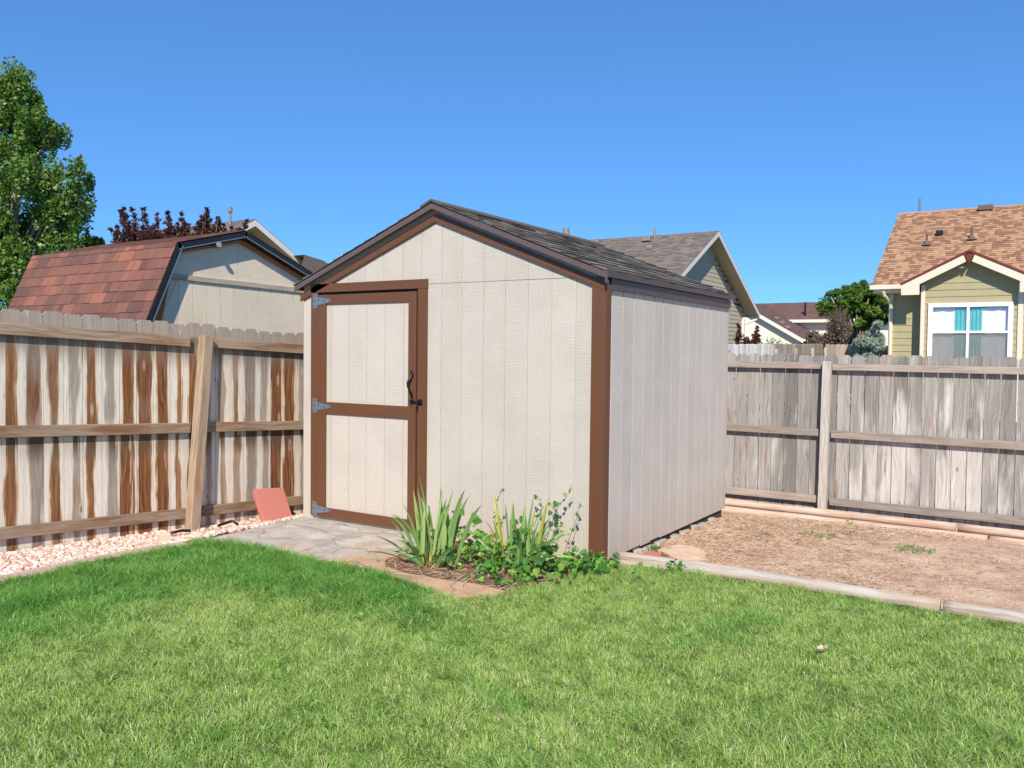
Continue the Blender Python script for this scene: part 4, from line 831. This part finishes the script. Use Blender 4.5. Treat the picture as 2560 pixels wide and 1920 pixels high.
# gable roof of the bay: ridge at x=.95 running back into the main slope
GX = .95; GY = 17.55; GZ = 4.10; gs = .505
def gzz(dx): return GZ-gs*abs(dx)
b = MB()
for s in (-1, 1):
    e0 = 1.42; yb0 = RY0+(GZ-RZ0)/(RZ1-RZ0)*(RY1-RY0)+.05; zb = gzz(e0); yb1 = max(RY0+(zb-RZ0)/(RZ1-RZ0)*(RY1-RY0), GY+.3)
    vd = Vector((-s*e0, 0, GZ-zb)); rows = 12
    o_ = Vector((GX+s*e0, GY, zb)); b.poly([o_, (GX, GY, GZ), (GX, yb0, GZ), (GX+s*e0, yb1, zb)], None, .4)
    for i in range(rows):
        t0, t1 = i/rows, (i+1)/rows; a0 = o_+vd*t0; a1 = o_+vd*t1; yl = yb1+(yb0-yb1)*t1; yy = GY
        while yy < yl:
            y2 = min(yy+.28*random.uniform(.7, 1.3), yl); up = Vector((0, 0, .018)); b.poly([a0+up+Vector((0, yy-GY, 0)), a0+up+Vector((0, y2-GY, 0)), a1+Vector((0, y2-GY, .006)), a1+Vector((0, yy-GY, .006))], None, rf2()); yy = y2
b.build('roof', m_tan_sh, rh)
b = MB(); b2 = MB()
for s in (-1, 1):
    e = 1.47
    b.prism([(s*.12, GZ-.045-gs*.12), (s*e, GZ-.045-gs*e), (s*e, GZ-.235-gs*e), (s*.06, GZ-.235-gs*.06)], (0, .04, 0), (GX, GY, 0))
    b2.prism([(0, GZ+.02), (s*(e+.02), GZ+.02-gs*(e+.02)), (s*(e+.02), GZ-.04-gs*(e+.02)), (0, GZ-.04)], (0, .05, 0), (GX, GY-.015, 0))
    b.box((GX+s*e-(.42 if s < 0 else 0), GY+.001, RZ0-.19), (GX+s*e+(.42 if s > 0 else 0)+(0 if s > 0 else 0), GY+.03, RZ0+.0)) if False else None
    b.prism([(s*1.06, RZ0-.26), (s*e, RZ0-.26), (s*e, RZ0-.02), (s*1.06, RZ0+.19)], (0, .03, 0), (GX, GY+.002, 0))
b.build('rake_board', m_cream, rh); b2.build('rake_edge', m_red, rh)
b = MB(); b.prism([(-.12, GZ-.03-.06), (.12, GZ-.03-.06), (0, GZ-.30)], (0, .02, 0), (GX, GY-.02, 0)); b.build('gable_ornament', m_red, rh)
b = MB()
for s in (-1, 1): b.prism([(0, GZ-.06), (s*1.45, GZ-.06-gs*1.45), (s*1.45, GZ-.075-gs*1.45), (0, GZ-.075)], (0, .5, 0), (GX, GY+.045, 0))
b.build('soffit', m_cream, rh)
b = MB(); b.box((-1.30, RY0-.10, RZ0-.085), (-.44, RY0-.005, RZ0+.03)); b.build('gutter', m_cream, rh, .01); b = MB(); b.box((2.38, RY0-.10, RZ0-.085), (7, RY0-.005, RZ0+.03)); b.build('gutter', m_cream, rh, .01)
b = MB(); b.box((-1.22, RY0+.0, RZ0-.16), (-.3, RY0+.03, RZ0-.087)); b.box((-1.25, RY0+.03, RZ0-.17), (-.10, 18.30, RZ0-.155)); b.box((2.10, RY0+.03, RZ0-.17), (6.8, 18.30, RZ0-.155)); b.build('soffit', m_cream, rh)
b = MB(); b.tube([(-.98, 17.85, 3.2), (-.96, 17.9, 3.1), (-.86, 18.2, 2.93), (-.85, 18.24, 2.8), (-.85, 18.24, 0)], .042, 8); b.build('downspout', m_cream, rh)
for p_, q_ in (((-.10, 17.825, 0), (-.01, 17.88, 3.32)), ((1.98, 17.825, 0), (2.09, 17.88, 3.3)), ((-.90, 18.26, 0), (-.80, 18.31, 3.15))):
    b = MB(); b.box(p_, q_); b.build('corner_board', m_cream, rh)
# window
def glassmat(name, col, rough=.06):
    a = M(name); a.P('Base Color', col); a.P('Roughness', rough); a.P('Specular IOR Level', .6); return a
b = MB(); x0, x1, z0, z1 = .07, 1.89, 1.30, 2.865
b.box((x0, 17.945, z1-.10), (x1, 17.985, z1)); b.box((x0, 17.945, z0), (x0+.105, 17.985, z1-.101)); b.box((x1-.105, 17.945, z0), (x1, 17.985, z1-.101)); b.box((x0, 17.94, z0-.08), (x1, 17.985, z0-.001))
win = b.build('window', m_winwhite, rh)
b = MB(); b.box((.93-.015, 17.95, z0), (.93+.045, 17.983, z1-.101)); b.box((x0+.106, 17.955, 2.13), (.914, 17.983, 2.185)); b.box((.976, 17.955, 2.13), (x1-.106, 17.983, 2.185)); b.build('sash_bar', m_winwhite, win)
m_glass = M('window_glass'); _t = m_glass.n('ShaderNodeBsdfTransparent'); _g = m_glass.n('ShaderNodeBsdfGlossy'); _g.inputs['Roughness'].default_value = .02; _x = m_glass.n('ShaderNodeMixShader'); _x.inputs[0].default_value = .08
m_glass.t.links.new(_t.outputs[0], _x.inputs[1]); m_glass.t.links.new(_g.outputs[0], _x.inputs[2]); m_glass.t.links.new(_x.outputs[0], m_glass.out.inputs[0])
b = MB(); b.box((x0+.105, 17.990, z0), (x1-.105, 17.993, z1-.1)); b.build('pane', m_glass, win)
m_screen = mat_plain('insect_screen_grey', (.30, .30, .30), .9, 2., .03)
b = MB()
def curtain(b, xa, xb, z0, z1, y, amp, n=26, r=.5):
    P = [(xa+(xb-xa)*i/n, y+amp*math.sin(i*1.35)+.3*amp*math.sin(i*3.1)) for i in range(n+1)]
    for (ax, ay), (bx_, by_) in zip(P, P[1:]): b.poly([(ax, ay, z0), (bx_, by_, z0), (bx_, by_, z1), (ax, ay, z1)], None, r)
curtain(b, x0+.06, x1-.06, z0, z1-.12, 18.05, .008); m_sheer = mat_plain('white_sheer_curtain', (.9, .9, .9), .9, 3., .02); b.build('curtain', m_sheer, win)
m_teal = mat_plain('teal_curtain', (.12, .50, .50), .8, 4., .15)
b = MB(); curtain(b, .66, .90, z0, z1-.11, 18.02, .015, 14); b.build('curtain', m_teal, win); b = MB(); curtain(b, .99, 1.24, z0, z1-.11, 18.02, .015, 14); b.build('curtain', m_teal, win)
b = MB(); b.box((x0, 18.3, z0), (x1, 18.31, z1)); b.build('room_wall', m_conc, win)
# lower half insect screens: fine vertical threads over the sash
a = M('insect_screen_mesh'); a.P('Base Color', (.30, .31, .31, 1)); a.P('Alpha', .36); m_mesh = a
b = MB(); b.box((x0+.106, 17.9865, z0), (.914, 17.9885, 2.13)); b.box((.976, 17.9865, z0), (x1-.106, 17.9885, 2.13)); b.build('insect_screen', m_mesh, win)
win.location.y -= .135; bay.location.y -= .135
def roofpt(x, t): return Vector((x, RY0+(RY1-RY0)*t, RZ0+(RZ1-RZ0)*t))
def ont(px, t): return roofpt(px, t)
p = roofpt(.98, .955); b = MB(); b.box((p.x-.17, p.y-.12, p.z+.0), (p.x+.2, p.y+.15, p.z+.14)); b.build('roof_vent', m_ventbr, rroof, .01)
p = roofpt(-.02, .63); b = MB(); b.box((p.x-.08, p.y-.1, p.z), (p.x+.1, p.y+.1, p.z+.13)); b.build('roof_vent', m_black, rroof, .01)
for x_, t_ in ((-.26, .50), (.80, .54)):
    p = roofpt(x_, t_); b = MB(); b.tube([p, p+Vector((0, 0, .06)), p+Vector((0, 0, .12))], [.14, .07, .04], 12); b.tube([p, p+Vector((0, 0, .32))], .03, 10); b.build('vent_pipe', m_ventbr, rroof)
p = roofpt(-.75, 1.0); b = MB(); b.tube([p+Vector((0, .3, -.2)), p+Vector((0, .3, .46))], .035, 10); b.build('vent_pipe', m_galv, rroof)

# --- grey-green house behind the shed, gable facing +x
def gable_house(name, X, yc, za, half, eave_drop, length, wall_in, label, wm, sm_, tm, over=.5, ridge_vents=(), pitch_rows=.14, tabw=.25, rfn=None, zbase=0, ew=.18):
    h = empty(name, (X-length/2, yc, 0), label, 'house'); ze = za-eave_drop; sl = eave_drop/half
    b = MB(); WXx = X-over; hw = half-wall_in
    lapwall(b, (WXx, yc-hw), (WXx, yc+hw), zbase, lambda t: za-.12-sl*abs((t*2-1)*hw), .17, .014, (1, 0, 0))
    b.poly([(WXx, yc-hw, 0), (WXx-length, yc-hw, 0), (WXx-length, yc-hw, ze+.1), (WXx, yc-hw, ze+.1)][::-1], None); b.poly([(WXx, yc+hw, 0), (WXx-length, yc+hw, 0), (WXx-length, yc+hw, ze+.1), (WXx, yc+hw, ze+.1)], None)
    b.build('wall', wm, h)
    b = MB()
    for s in (-1, 1):
        o_ = Vector((X-length, yc+s*half, ze)); vd = Vector((0, -s*half, eave_drop)); b.poly([o_, o_+Vector((length, 0, 0)), o_+Vector((length, 0, 0))+vd, o_+vd], None, .3)
        if s < 0: shingles(b, o_+Vector((0, 0, .003)), (1, 0, 0), vd, length, vd.length, pitch_rows, tabw, .012, rfn, .4)
    rr = b.build('roof', sm_, h)
    b = MB()
    for s in (-1, 1): b.prism([(0, -.015), (s*half, -eave_drop-.015), (s*half, -eave_drop-ew-.015), (0, -ew-.015)], (-.03, 0, 0), (X, yc, za), (0, 1, 0), (0, 0, 1))
    b.build('rake_board', tm, h)
    b = MB()
    for s in (-1, 1): b.prism([(0, -ew*.8), (s*half, -eave_drop-ew*.8), (s*half, -eave_drop-ew*.8-.02), (0, -ew*.8-.02)], (-over, 0, 0), (X-.031, yc, za), (0, 1, 0), (0, 0, 1))
    b.build('soffit', wm, h)
    return h, rr, sl
gh, ghr, gsl = gable_house('house', -8.0, 25.73, 6.22, 5.45, 2.83, 13, .65, 'grey green sided house with steep white edged gable behind the shed', m_grey_sid, m_grey_sh, m_white, .55)
b = MB(); b.box((-14, 31.14, 3.22), (-8.02, 31.27, 3.34)); b.build('gutter', m_white, gh)
b = MB(); b.tube([(-8.1, 31.2, 3.22), (-8.15, 31.1, 3.1), (-8.5, 30.62, 2.9), (-8.52, 30.6, 2.7), (-8.52, 30.6, 0)], .05, 8); b.build('downspout', m_white, gh)
b = MB(); b.box((-8.56, 30.44, 0), (-8.44, 30.55, 3.1)); b.build('corner_board', m_white, gh)
def gpt(px, z_off): # point on the near slope (facing -y) at height below ridge
    return Vector((px, 25.73-z_off/gsl, 6.22-z_off))
for (px, zo, sx, sz) in ((-12.9, .25, .34, .13), (-10.65, .28, .34, .13)):
    p = gpt(px, zo); b = MB(); b.box((px-sx/2, p.y-.2, p.z-.02), (px+sx/2, p.y+.2, p.z+sz+.06)); b.build('roof_vent', m_vent, ghr, .02)
p = gpt(-10.2, .7); b = MB(); b.box((-10.3, p.y-.12, p.z-.02), (-10.08, p.y+.12, p.z+.14)); b.build('roof_vent', m_vent, ghr, .02)
p = gpt(-10.5, .12); b = MB(); b.tube([p, p+Vector((0, 0, .36))], .05, 8); b.build('vent_pipe', m_vent, ghr)
p = gpt(-14.35, .2); b = MB(); b.tube([p-Vector((0, 0, .3)), p+Vector((0, 0, .42))], .085, 12); b.tube([p+Vector((0, 0, .42)), p+Vector((0, 0, .70))], .135, 12); b.build('chimney_flue', m_vent, ghr)

# --- far house left, behind the gambrel shed
fh, fhr, _s = gable_house('house', -17.5, 11.9, 5.44, 3.2, 1.75, 5.2, .5, 'grey roofed house with white gable edge far behind the gambrel shed', m_grey_sid, m_grey_sh, m_white, .5)
p = Vector((-18.4, 11.7, 5.3)); b = MB(); b.tube([p, p+Vector((0, 0, .40))], .04, 10); b.tube([p+Vector((0, 0, .40)), p+Vector((0, 0, .55))], .075, 10); b.build('chimney_flue', m_vent, fhr)
b = MB(); o_ = Vector((-20, 12.6, 3.2)); 
sh2 = empty('house', (-20, 17, 0), 'dark roofed house just peeking out right of the gambrel roof', 'house')
b = MB(); b.poly([(-17.0, 13.4, 4.52), (-17.0, 14.2, 4.42), (-17.0, 16.6, 3.5), (-17.0, 13.0, 3.5)], None, .3); b.poly([(-17.0, 13.4, 4.52), (-17.0, 14.2, 4.42), (-22, 14.2, 4.42), (-22, 13.4, 4.52)][::-1], None, .3); b.poly([(-17.0, 14.2, 4.42), (-17, 16.6, 3.5), (-22, 16.6, 3.5), (-22, 14.2, 4.42)][::-1], None, .4)
b.build('roof', m_grey_sh, sh2); b = MB(); b.box((-22, 13.2, 0), (-17.2, 16.3, 3.52)); b.build('wall', m_grey_sid, sh2)

# --- white house, brown roof
wh = empty('house', (-10, 46, 0), 'cream stucco house with brown roof in the distance between two houses', 'house')
b = MB(); b.prism([(-16, 0), (-9.05, 0), (-9.05, 2.50), (-12.6, 4.55), (-16, 2.6)], (0, .2, 0), (0, 42.3, 0)); b.box((-9.25, 42.5, 0), (-9.05, 50, 2.5)); b.box((-15, 48.0, 0), (-4, 48.2, 3.78)); b.build('wall', m_stucco, wh)
b = MB()
b.poly([(-8.80, 42.0, 2.50), (-8.80, 48, 2.50), (-12.6, 48, 4.70), (-12.6, 42.0, 4.70)], None, .5); b.poly([(-12.6, 42, 4.70), (-12.6, 48, 4.70), (-16.4, 48, 2.5), (-16.4, 42, 2.5)], None, .5)
shingles(b, (-8.80, 48.0, 2.51), (0, -1, 0), (-3.8, 0, 2.2), 6, 4.39, .16, .3, .012)
shingles(b, (-15, 47.6, 3.78), (1, 0, 0), (0, 3, 1.25), 11, 3.25, .16, .3, .012); b.poly([(-15, 47.6, 3.77), (-4, 47.6, 3.77), (-4, 50.6, 5.02), (-15, 50.6, 5.02)], None, .4)
wr = b.build('roof', m_brn_sh, wh)
b = MB(); b.prism([(-8.75, 2.50), (-12.6, 4.73), (-12.6, 4.52), (-8.75, 2.27)], (0, .05, 0), (0, 41.97, 0)); b.prism([(-16.4, 2.50), (-12.6, 4.73), (-12.6, 4.52), (-16.4, 2.27)], (0, .05, 0), (0, 41.97, 0)); b.box((-15, 47.5, 3.62), (-4, 47.6, 3.80)); b.build('rake_board', m_white, wh)
b = MB(); b.box((-8.8, 42.0, 2.38), (-7.6, 46, 2.50)); b.build('gutter', m_white, wh)
b = MB(); b.tube([(-10.2, 48.3, 3.9), (-10.2, 48.3, 4.9)], .06, 8); b.build('vent_pipe', m_iron, wr)
b = MB(); b.box((-8.75, 42.6, 0), (-7.5, 46, 2.37)); b.build('lean_to', m_grey_sid, wh)
for i_, yy in enumerate((43.2, 43.9, 44.6)):
    p = Vector((-9.9-.5*i_, yy, 3.16+.29*i_)); b = MB(); b.box((p.x-.15, yy-.12, p.z-.02), (p.x+.12, yy+.12, p.z+.12)); b.build('roof_vent', m_vent, wr)

# ============================================================ MIDDLE AND FAR FENCES
m_pickW = wood('bleached_picket', (.80, .77, .72), (.5, .46, .41), (.45, .3, .2), .25, False)
m_pickG = wood('tan_picket', (.40, .345, .29), (.26, .22, .18), (.3, .17, .1), .35, False)
ff = empty('wooden_fence', (-3, 16, 0), 'pale bleached plank fence running away behind the back fence', 'fence')
for i_, (ya, yb) in enumerate(((8.0, 11.6), (11.65, 15.3), (15.35, 17.15), (17.2, 18.98), (19.03, 20.6))):
    b = MB(); pickets(b, (-3.0, ya, 0), 0+.018*(ya-11), (-3.0, yb-.14, 0), .018*(yb-11), 1.735, .143, .139, .016, (-1, 0, 0), .008, 0.); b.build('picket_panel', m_pickW if i_ < 2 else m_pickG, ff)
    for h in (1.42, .3):
        b = MB(); b.board((-2.98, ya, h+.018*(ya-11)), (-2.98, yb, h+.018*(yb-11)), .09, .038); b.build('rail', m_railR, ff)
    post((-2.94, yb+.0, 0), (-2.94, yb, 1.62+.018*(yb-11)), .09, m_postR, ff)
f2 = empty('wooden_fence', (-2, 20.7, 0), 'grey brown cross fence meeting the corner of the green house', 'fence')
b = MB(); pickets(b, (-2.98, 20.7, 0), .17, (-.7, 20.7, 0), .12, 1.73, .143, .139, .016, (0, 1, 0), .008, 0.); b.build('picket_panel', m_pickG, f2)
b = MB(); b.board((-2.4, 20.67, 1.66), (-.7, 20.67, 1.64), .09, .038); b.build('rail', m_railR, f2); b = MB(); b.board((-2.9, 20.67, .4), (-.7, 20.67, .4), .09, .038); b.build('rail', m_railR, f2)
f3 = empty('wooden_fence', (-7, 30, 0), 'reddish brown dog ear fence in front of the cream house', 'fence')
b = MB(); pickets(b, (-12, 30.5, 0), .36, (-5.2, 30.5, 0), .22, 1.8, .160, .15, .016, (0, 1, 0), .01, .3); b.build('picket_panel', wood('far_red_picket', (.42, .30, .215), (.28, .18, .12), (.40, .2, .1), .7, False), f3)
b = MB(); b.board((-12, 30.47, 1.7), (-5.2, 30.47, 1.55), .09, .038); b.build('rail', m_railR, f3)
b = MB(); b.tube([(-1.72, 19.9, 0), (-1.72, 19.9, 1.74), (-1.30, 19.9, 1.74)], .035, 8); tag(b.build('metal_frame', m_bluefr), 'blue metal frame standing in shade by the far cross fence', 'frame')

# ============================================================ TREES AND SHRUBS
def leaves(cent, rad, n, size, elong=1.0, up=.3):
    """n leaf quads gaussian around centres; returns V,Q"""
    k = RN.integers(0, len(cent), n); d_ = RN.normal(size=(n, 3)); d_ /= np.linalg.norm(d_, axis=1)[:, None]; rr = RN.random(n)**.45
    p = cent[k]+d_*rr[:, None]*rad[k]; s = size*RN.uniform(.6, 1.3, n)
    R_ = rotm(n); q = np.array([(-.5, 0, 0), (0, .5, .08), (.62*elong, 0, 0), (0, -.5, .08)])*np.array([1, 1, 1]); q[:, 1] /= elong**.8
    V = np.einsum('nij,kj->nki', R_, q)*s[:, None, None]+p[:, None]; Q = np.arange(n*4).reshape(n, 4); return V.reshape(-1, 3), Q
def tree(name, base, trunk, branches, cent, rad, n, size, mleaf, mtrunk, label, cat='tree', elong=1.2, tr=.12, group=None):
    t = empty(name, base, label, cat, group); b = MB(); b.tube(trunk, [tr*(1-.75*i/(len(trunk)-1)) for i in range(len(trunk))], 10)
    for br in branches: b.tube(br, [tr*.4, tr*.25, tr*.1][:len(br)] if len(br) <= 3 else tr*.2, 6)
    b.build('trunk', mtrunk, t, 0, True)
    V, Q = leaves(np.array(cent, float), np.array(rad, float), n, size, elong); fastmesh('crown', V, quads=Q, mat=mleaf, parent=t, fr=np.clip(RN.normal(.5, .22, len(Q)), 0, 1)); return t
# poplar: axis position in world and silhouette half widths along its height
AX = np.array([-13.35, 2.8]); rd = np.array([.53, 1.06])/np.hypot(.53, 1.06); # sideways direction to the right in view
fwd = np.array([-.85, .53])
def poplar():
    cent = []; rad = []; br = []
    prof = [(1.0, 1.0), (2.0, 1.25), (3.2, 1.4), (4.2, 1.42), (4.7, 1.34), (5.2, 1.05), (5.7, .72), (6.05, .42), (6.4, .2), (6.7, .05)]
    zs = [p[0] for p in prof]; ws = [p[1] for p in prof]
    for _ in range(380):
        z = random.uniform(.9, 6.4); wmax = np.interp(z, zs, ws); a = random.uniform(0, 6.283); rr = wmax*math.sqrt(random.uniform(.12, 1))*.95
        c = (AX[0]+rr*math.cos(a), AX[1]+rr*math.sin(a), z); cent.append(c); q = random.uniform(.08, .21); rad.append((q, q, q*2.0))
        if random.random() < .15: br.append([(AX[0], AX[1], max(.5, z-rr*1.6)), (AX[0]+.5*rr*math.cos(a), AX[1]+.5*rr*math.sin(a), z-.6*rr), c])
    # second leader left of the frame and the low limb reaching over the gambrel roof
    for _ in range(60):
        z = random.uniform(2.5, 6.6); wmax = np.interp(z, zs, ws)*.8; a = random.uniform(0, 6.283); rr = wmax*math.sqrt(random.random()); cent.append((AX[0]-rd[0]*.9+rr*math.cos(a), AX[1]-rd[1]*.9+rr*math.sin(a), z)); q = random.uniform(.1, .2); rad.append((q, q, q*1.8))
    for _ in range(16):
        t = random.random(); c = (AX[0]+rd[0]*(1.15+.55*t), AX[1]+rd[1]*(1.15+.55*t), 3.15+random.uniform(-.5, .55)*(1-.35*t)); cent.append(c); rad.append((.1, .1, .14))
    tk = [(AX[0], AX[1], -.1), (AX[0]+.02, AX[1], 2), (AX[0]-.05, AX[1], 4), (AX[0]+.05, AX[1], 5.4), (AX[0], AX[1], 6.5)]
    tree('poplar_tree', (AX[0], AX[1], 0), tk, br, cent, rad, 105000, .056, m_poplar, m_bark, 'tall bright green poplar tree behind the red roofed gambrel shed', tr=.10)
poplar()
# plum shrubs: upright sprays
def spray(name, base, tips, label, n, size, mat, cat, stemr=.02, group=None, mst=None, lens=.5, parts=('trunk', 'foliage'), fill=()):
    t = empty(name, base, label, cat, group); b = MB(); cent = []; rad = []
    for tp in tips:
        tp = Vector(tp); bs = Vector(base)+Vector((random.uniform(-.2, .2), random.uniform(-.2, .2), 0)); st = bs.lerp(Vector((tp.x, tp.y, base[2])), .7); st.z = max(base[2], tp.z-1.2)
        mid = st.lerp(tp, .5)+Vector((random.uniform(-.06, .06), random.uniform(-.06, .06), .05)); b.tube([bs, st, mid, tp], [stemr, stemr*.7, stemr*.4, stemr*.15], 6)
        for i in range(7): u = i/6; cc = mid.lerp(tp, u*1.0)+Vector((random.gauss(0, .07), random.gauss(0, .07), 0))*(1.2-u); cent.append(tuple(cc)); q = .12*(1.25-u); rad.append((q, q, q))
        for i in range(3): cc = st.lerp(mid, i/3); cent.append(tuple(cc)); rad.append((.18, .18, .18))
    for (A_, B_, z0, z1, k_) in fill:
        for _ in range(k_): c_ = A_.lerp(B_, random.random()); cent.append((c_.x+random.uniform(-.3, .3), c_.y+random.uniform(-.3, .3), random.uniform(z0, z1))); rad.append((.13, .13, .1))
    b.build(parts[0], mst or m_dkbark, t)
    V, Q = leaves(np.array(cent), np.array(rad), n, size, 1.7); fastmesh(parts[1], V, quads=Q, mat=mat, parent=t, fr=RN.random(len(Q))); return t
tips = []
# plane ~16 m away between these end points
PA = Vector((-10.85, 3.15, 0)); PB = Vector((-9.6, 4.85, 0))
for (u, z) in ((.02, 3.45), (.07, 3.92), (.13, 3.8), (.19, 3.6), (.25, 3.95), (.30, 3.7), (.37, 3.9), (.44, 3.5), (.58, 3.55), (.63, 3.5), (.69, 3.85), (.73, 3.7), (.78, 3.95), (.83, 3.65), (.88, 3.75), (.94, 3.7), (.0, 3.55), (.04, 3.85), (.10, 3.6), (.17, 3.9), (.22, 3.65), (.28, 3.85), (.33, 3.6), (.40, 3.7), (.47, 3.88), (.52, 3.5), (.6, 3.45), (.66, 3.65), (.71, 3.8), (.75, 4.0), (.80, 3.85), (.85, 3.8), (.9, 3.6), (.97, 3.82), (1.0, 3.7), (.35, 3.35), (.42, 3.75), (.50, 3.7), (.55, 3.62), (.60, 3.72), (.65, 3.8), (.55, 3.35), (.2, 3.4), (.8, 3.5), (.9, 3.45)):
    p = PA.lerp(PB, u); tips.append((p.x+random.uniform(-.2, .2), p.y+random.uniform(-.1, .1), z))
spray('plum_tree', (-10.2, 4.0, -.1), tips, 'purple leaved plum tree sprays rising above the gambrel roof', 15000, .05, m_plum, 'tree', .03, parts=('trunk', 'crown'), fill=((PA, PB, 3.15, 3.55, 70),))
spray('plum_shrub', (-7.6, 28.2, 0), [(-7.7, 27.3, 2.75), (-7.75, 27.5, 2.4), (-7.6, 27.9, 2.2), (-7.6, 28.3, 2.25), (-7.5, 28.9, 2.3), (-7.6, 29.55, 2.75), (-7.6, 29.4, 2.5), (-7.6, 29.75, 2.4), (-7.6, 28.6, 2.1)], 'dark purple shrub growing against the grey green house', 1500, .11, m_plum, 'shrub', .03)
# green tree right, bare shrub, juniper
cent = []; rad = []
C0 = np.array([-3.25, 27.0, 3.3])
for _ in range(105):
    d_ = RN.normal(size=3); d_ /= np.linalg.norm(d_); rr = RN.random()**.4; c = C0+d_*rr*np.array([1.3, 1.0, 1.05])*random.uniform(.75, 1.12); 
    if c[2] < 2.3 and abs(c[0]+3.3) < .5: continue
    cent.append(c); q = random.uniform(.10, .34); rad.append((q, q, q*.75))
brs = [[(-3.2, 27, 1.2), tuple((np.array([-3.2, 27, 1.8])+np.array(c))/2), tuple(c)] for c in cent[::3]]
tree('leafy_tree', (-3.2, 27, 0), [(-3.2, 27, -.1), (-3.25, 27, 1.2), (-3.15, 27, 2.4), (-3.2, 27, 3.6)], brs, cent, rad, 26000, .085, m_tree2, m_bark, 'rounded green leafy tree left of the tan roofed house', tr=.12)
bs = empty('bare_shrub', (-3.3, 24.2, 0), 'leafless grey brown shrub in front of the green tree', 'shrub')
b = MB(); b2n = []
for _ in range(230):
    x_ = random.gauss(-3.25, .38); y_ = 24+random.uniform(-.4, .4); zt = 1.9+1.35*math.exp(-((x_+3.3)/.45)**2)*random.uniform(.55, 1.02); x_ += random.uniform(-.1, .1)
    mid = (-3.3+(x_+3.3)*.5+random.uniform(-.12, .12), 24.1, 1.0+zt*.25); b.tube([(-3.3+random.uniform(-.1, .1), 24.2, 0), mid, (x_, y_, zt)], [.02, .011, .004], 4, r=random.random(), cap=False)
    for _k in range(5):
        p0 = Vector(mid).lerp(Vector((x_, y_, zt)), random.random()); b.tube([p0, p0+Vector((random.uniform(-.22, .22), random.uniform(-.1, .1), random.uniform(.02, .25)))], [.007, .003], 3, r=random.random(), cap=False)
b.build('branch', m_twig, bs)
V, Q = leaves(np.array([(-3.9, 24.2, 1.95), (-3.6, 24.1, 2.05), (-3.3, 24, 2.1), (-2.95, 24, 2.0), (-3.3, 24, 2.5), (-4.15, 24.3, 2.2)]), np.array([(.4, .3, .3)]*5+[(.28, .2, .22)]), 2600, .07); fastmesh('foliage', V, quads=Q, mat=m_twig, parent=bs, fr=RN.random(len(Q)))
cent = []; rad = []
for _ in range(40):
    u = RN.random(); x_ = -1.66+u*.68; zt = 1.80+.62*u**.8; z_ = random.uniform(1.2, zt); cent.append((x_, 17.9+random.uniform(-.25, .25), z_)); rad.append((.10, .12, .09))
jt = [[(-1.25, 17.9, .6), (-1.25+(c[0]+1.25)*.5, 17.9, .9), c] for c in cent[::3]]
tree('juniper_shrub', (-1.25, 17.9, 0), [(-1.25, 17.9, -.1), (-1.25, 17.9, .7), (-1.2, 17.9, 1.6)], jt, cent, rad, 9000, .055, m_juni, m_dkbark, 'silvery blue juniper beside the green house downspout', 'shrub', 2.2, .06)
# sprig peeking over the bleached fence
b = MB()
for _ in range(90): heart(b, (-7.0+random.gauss(0, .22), 29.8+random.gauss(0, .1), 2.0+abs(random.gauss(0, .14))), random.uniform(.03, .06), (random.gauss(0, .4), -1, .5), random.random(), random.uniform(0, 6))
for _ in range(8): b.tube([(-7.0, 29.8, .2), (-7+random.uniform(-.1, .1), 29.8, 1.4), (-7.0+random.gauss(0, .2), 29.8, 2.1)], .01, 4)
tag(b.build('garden_shrub', m_vine), 'small green shrub top above the reddish brown far fence', 'shrub')
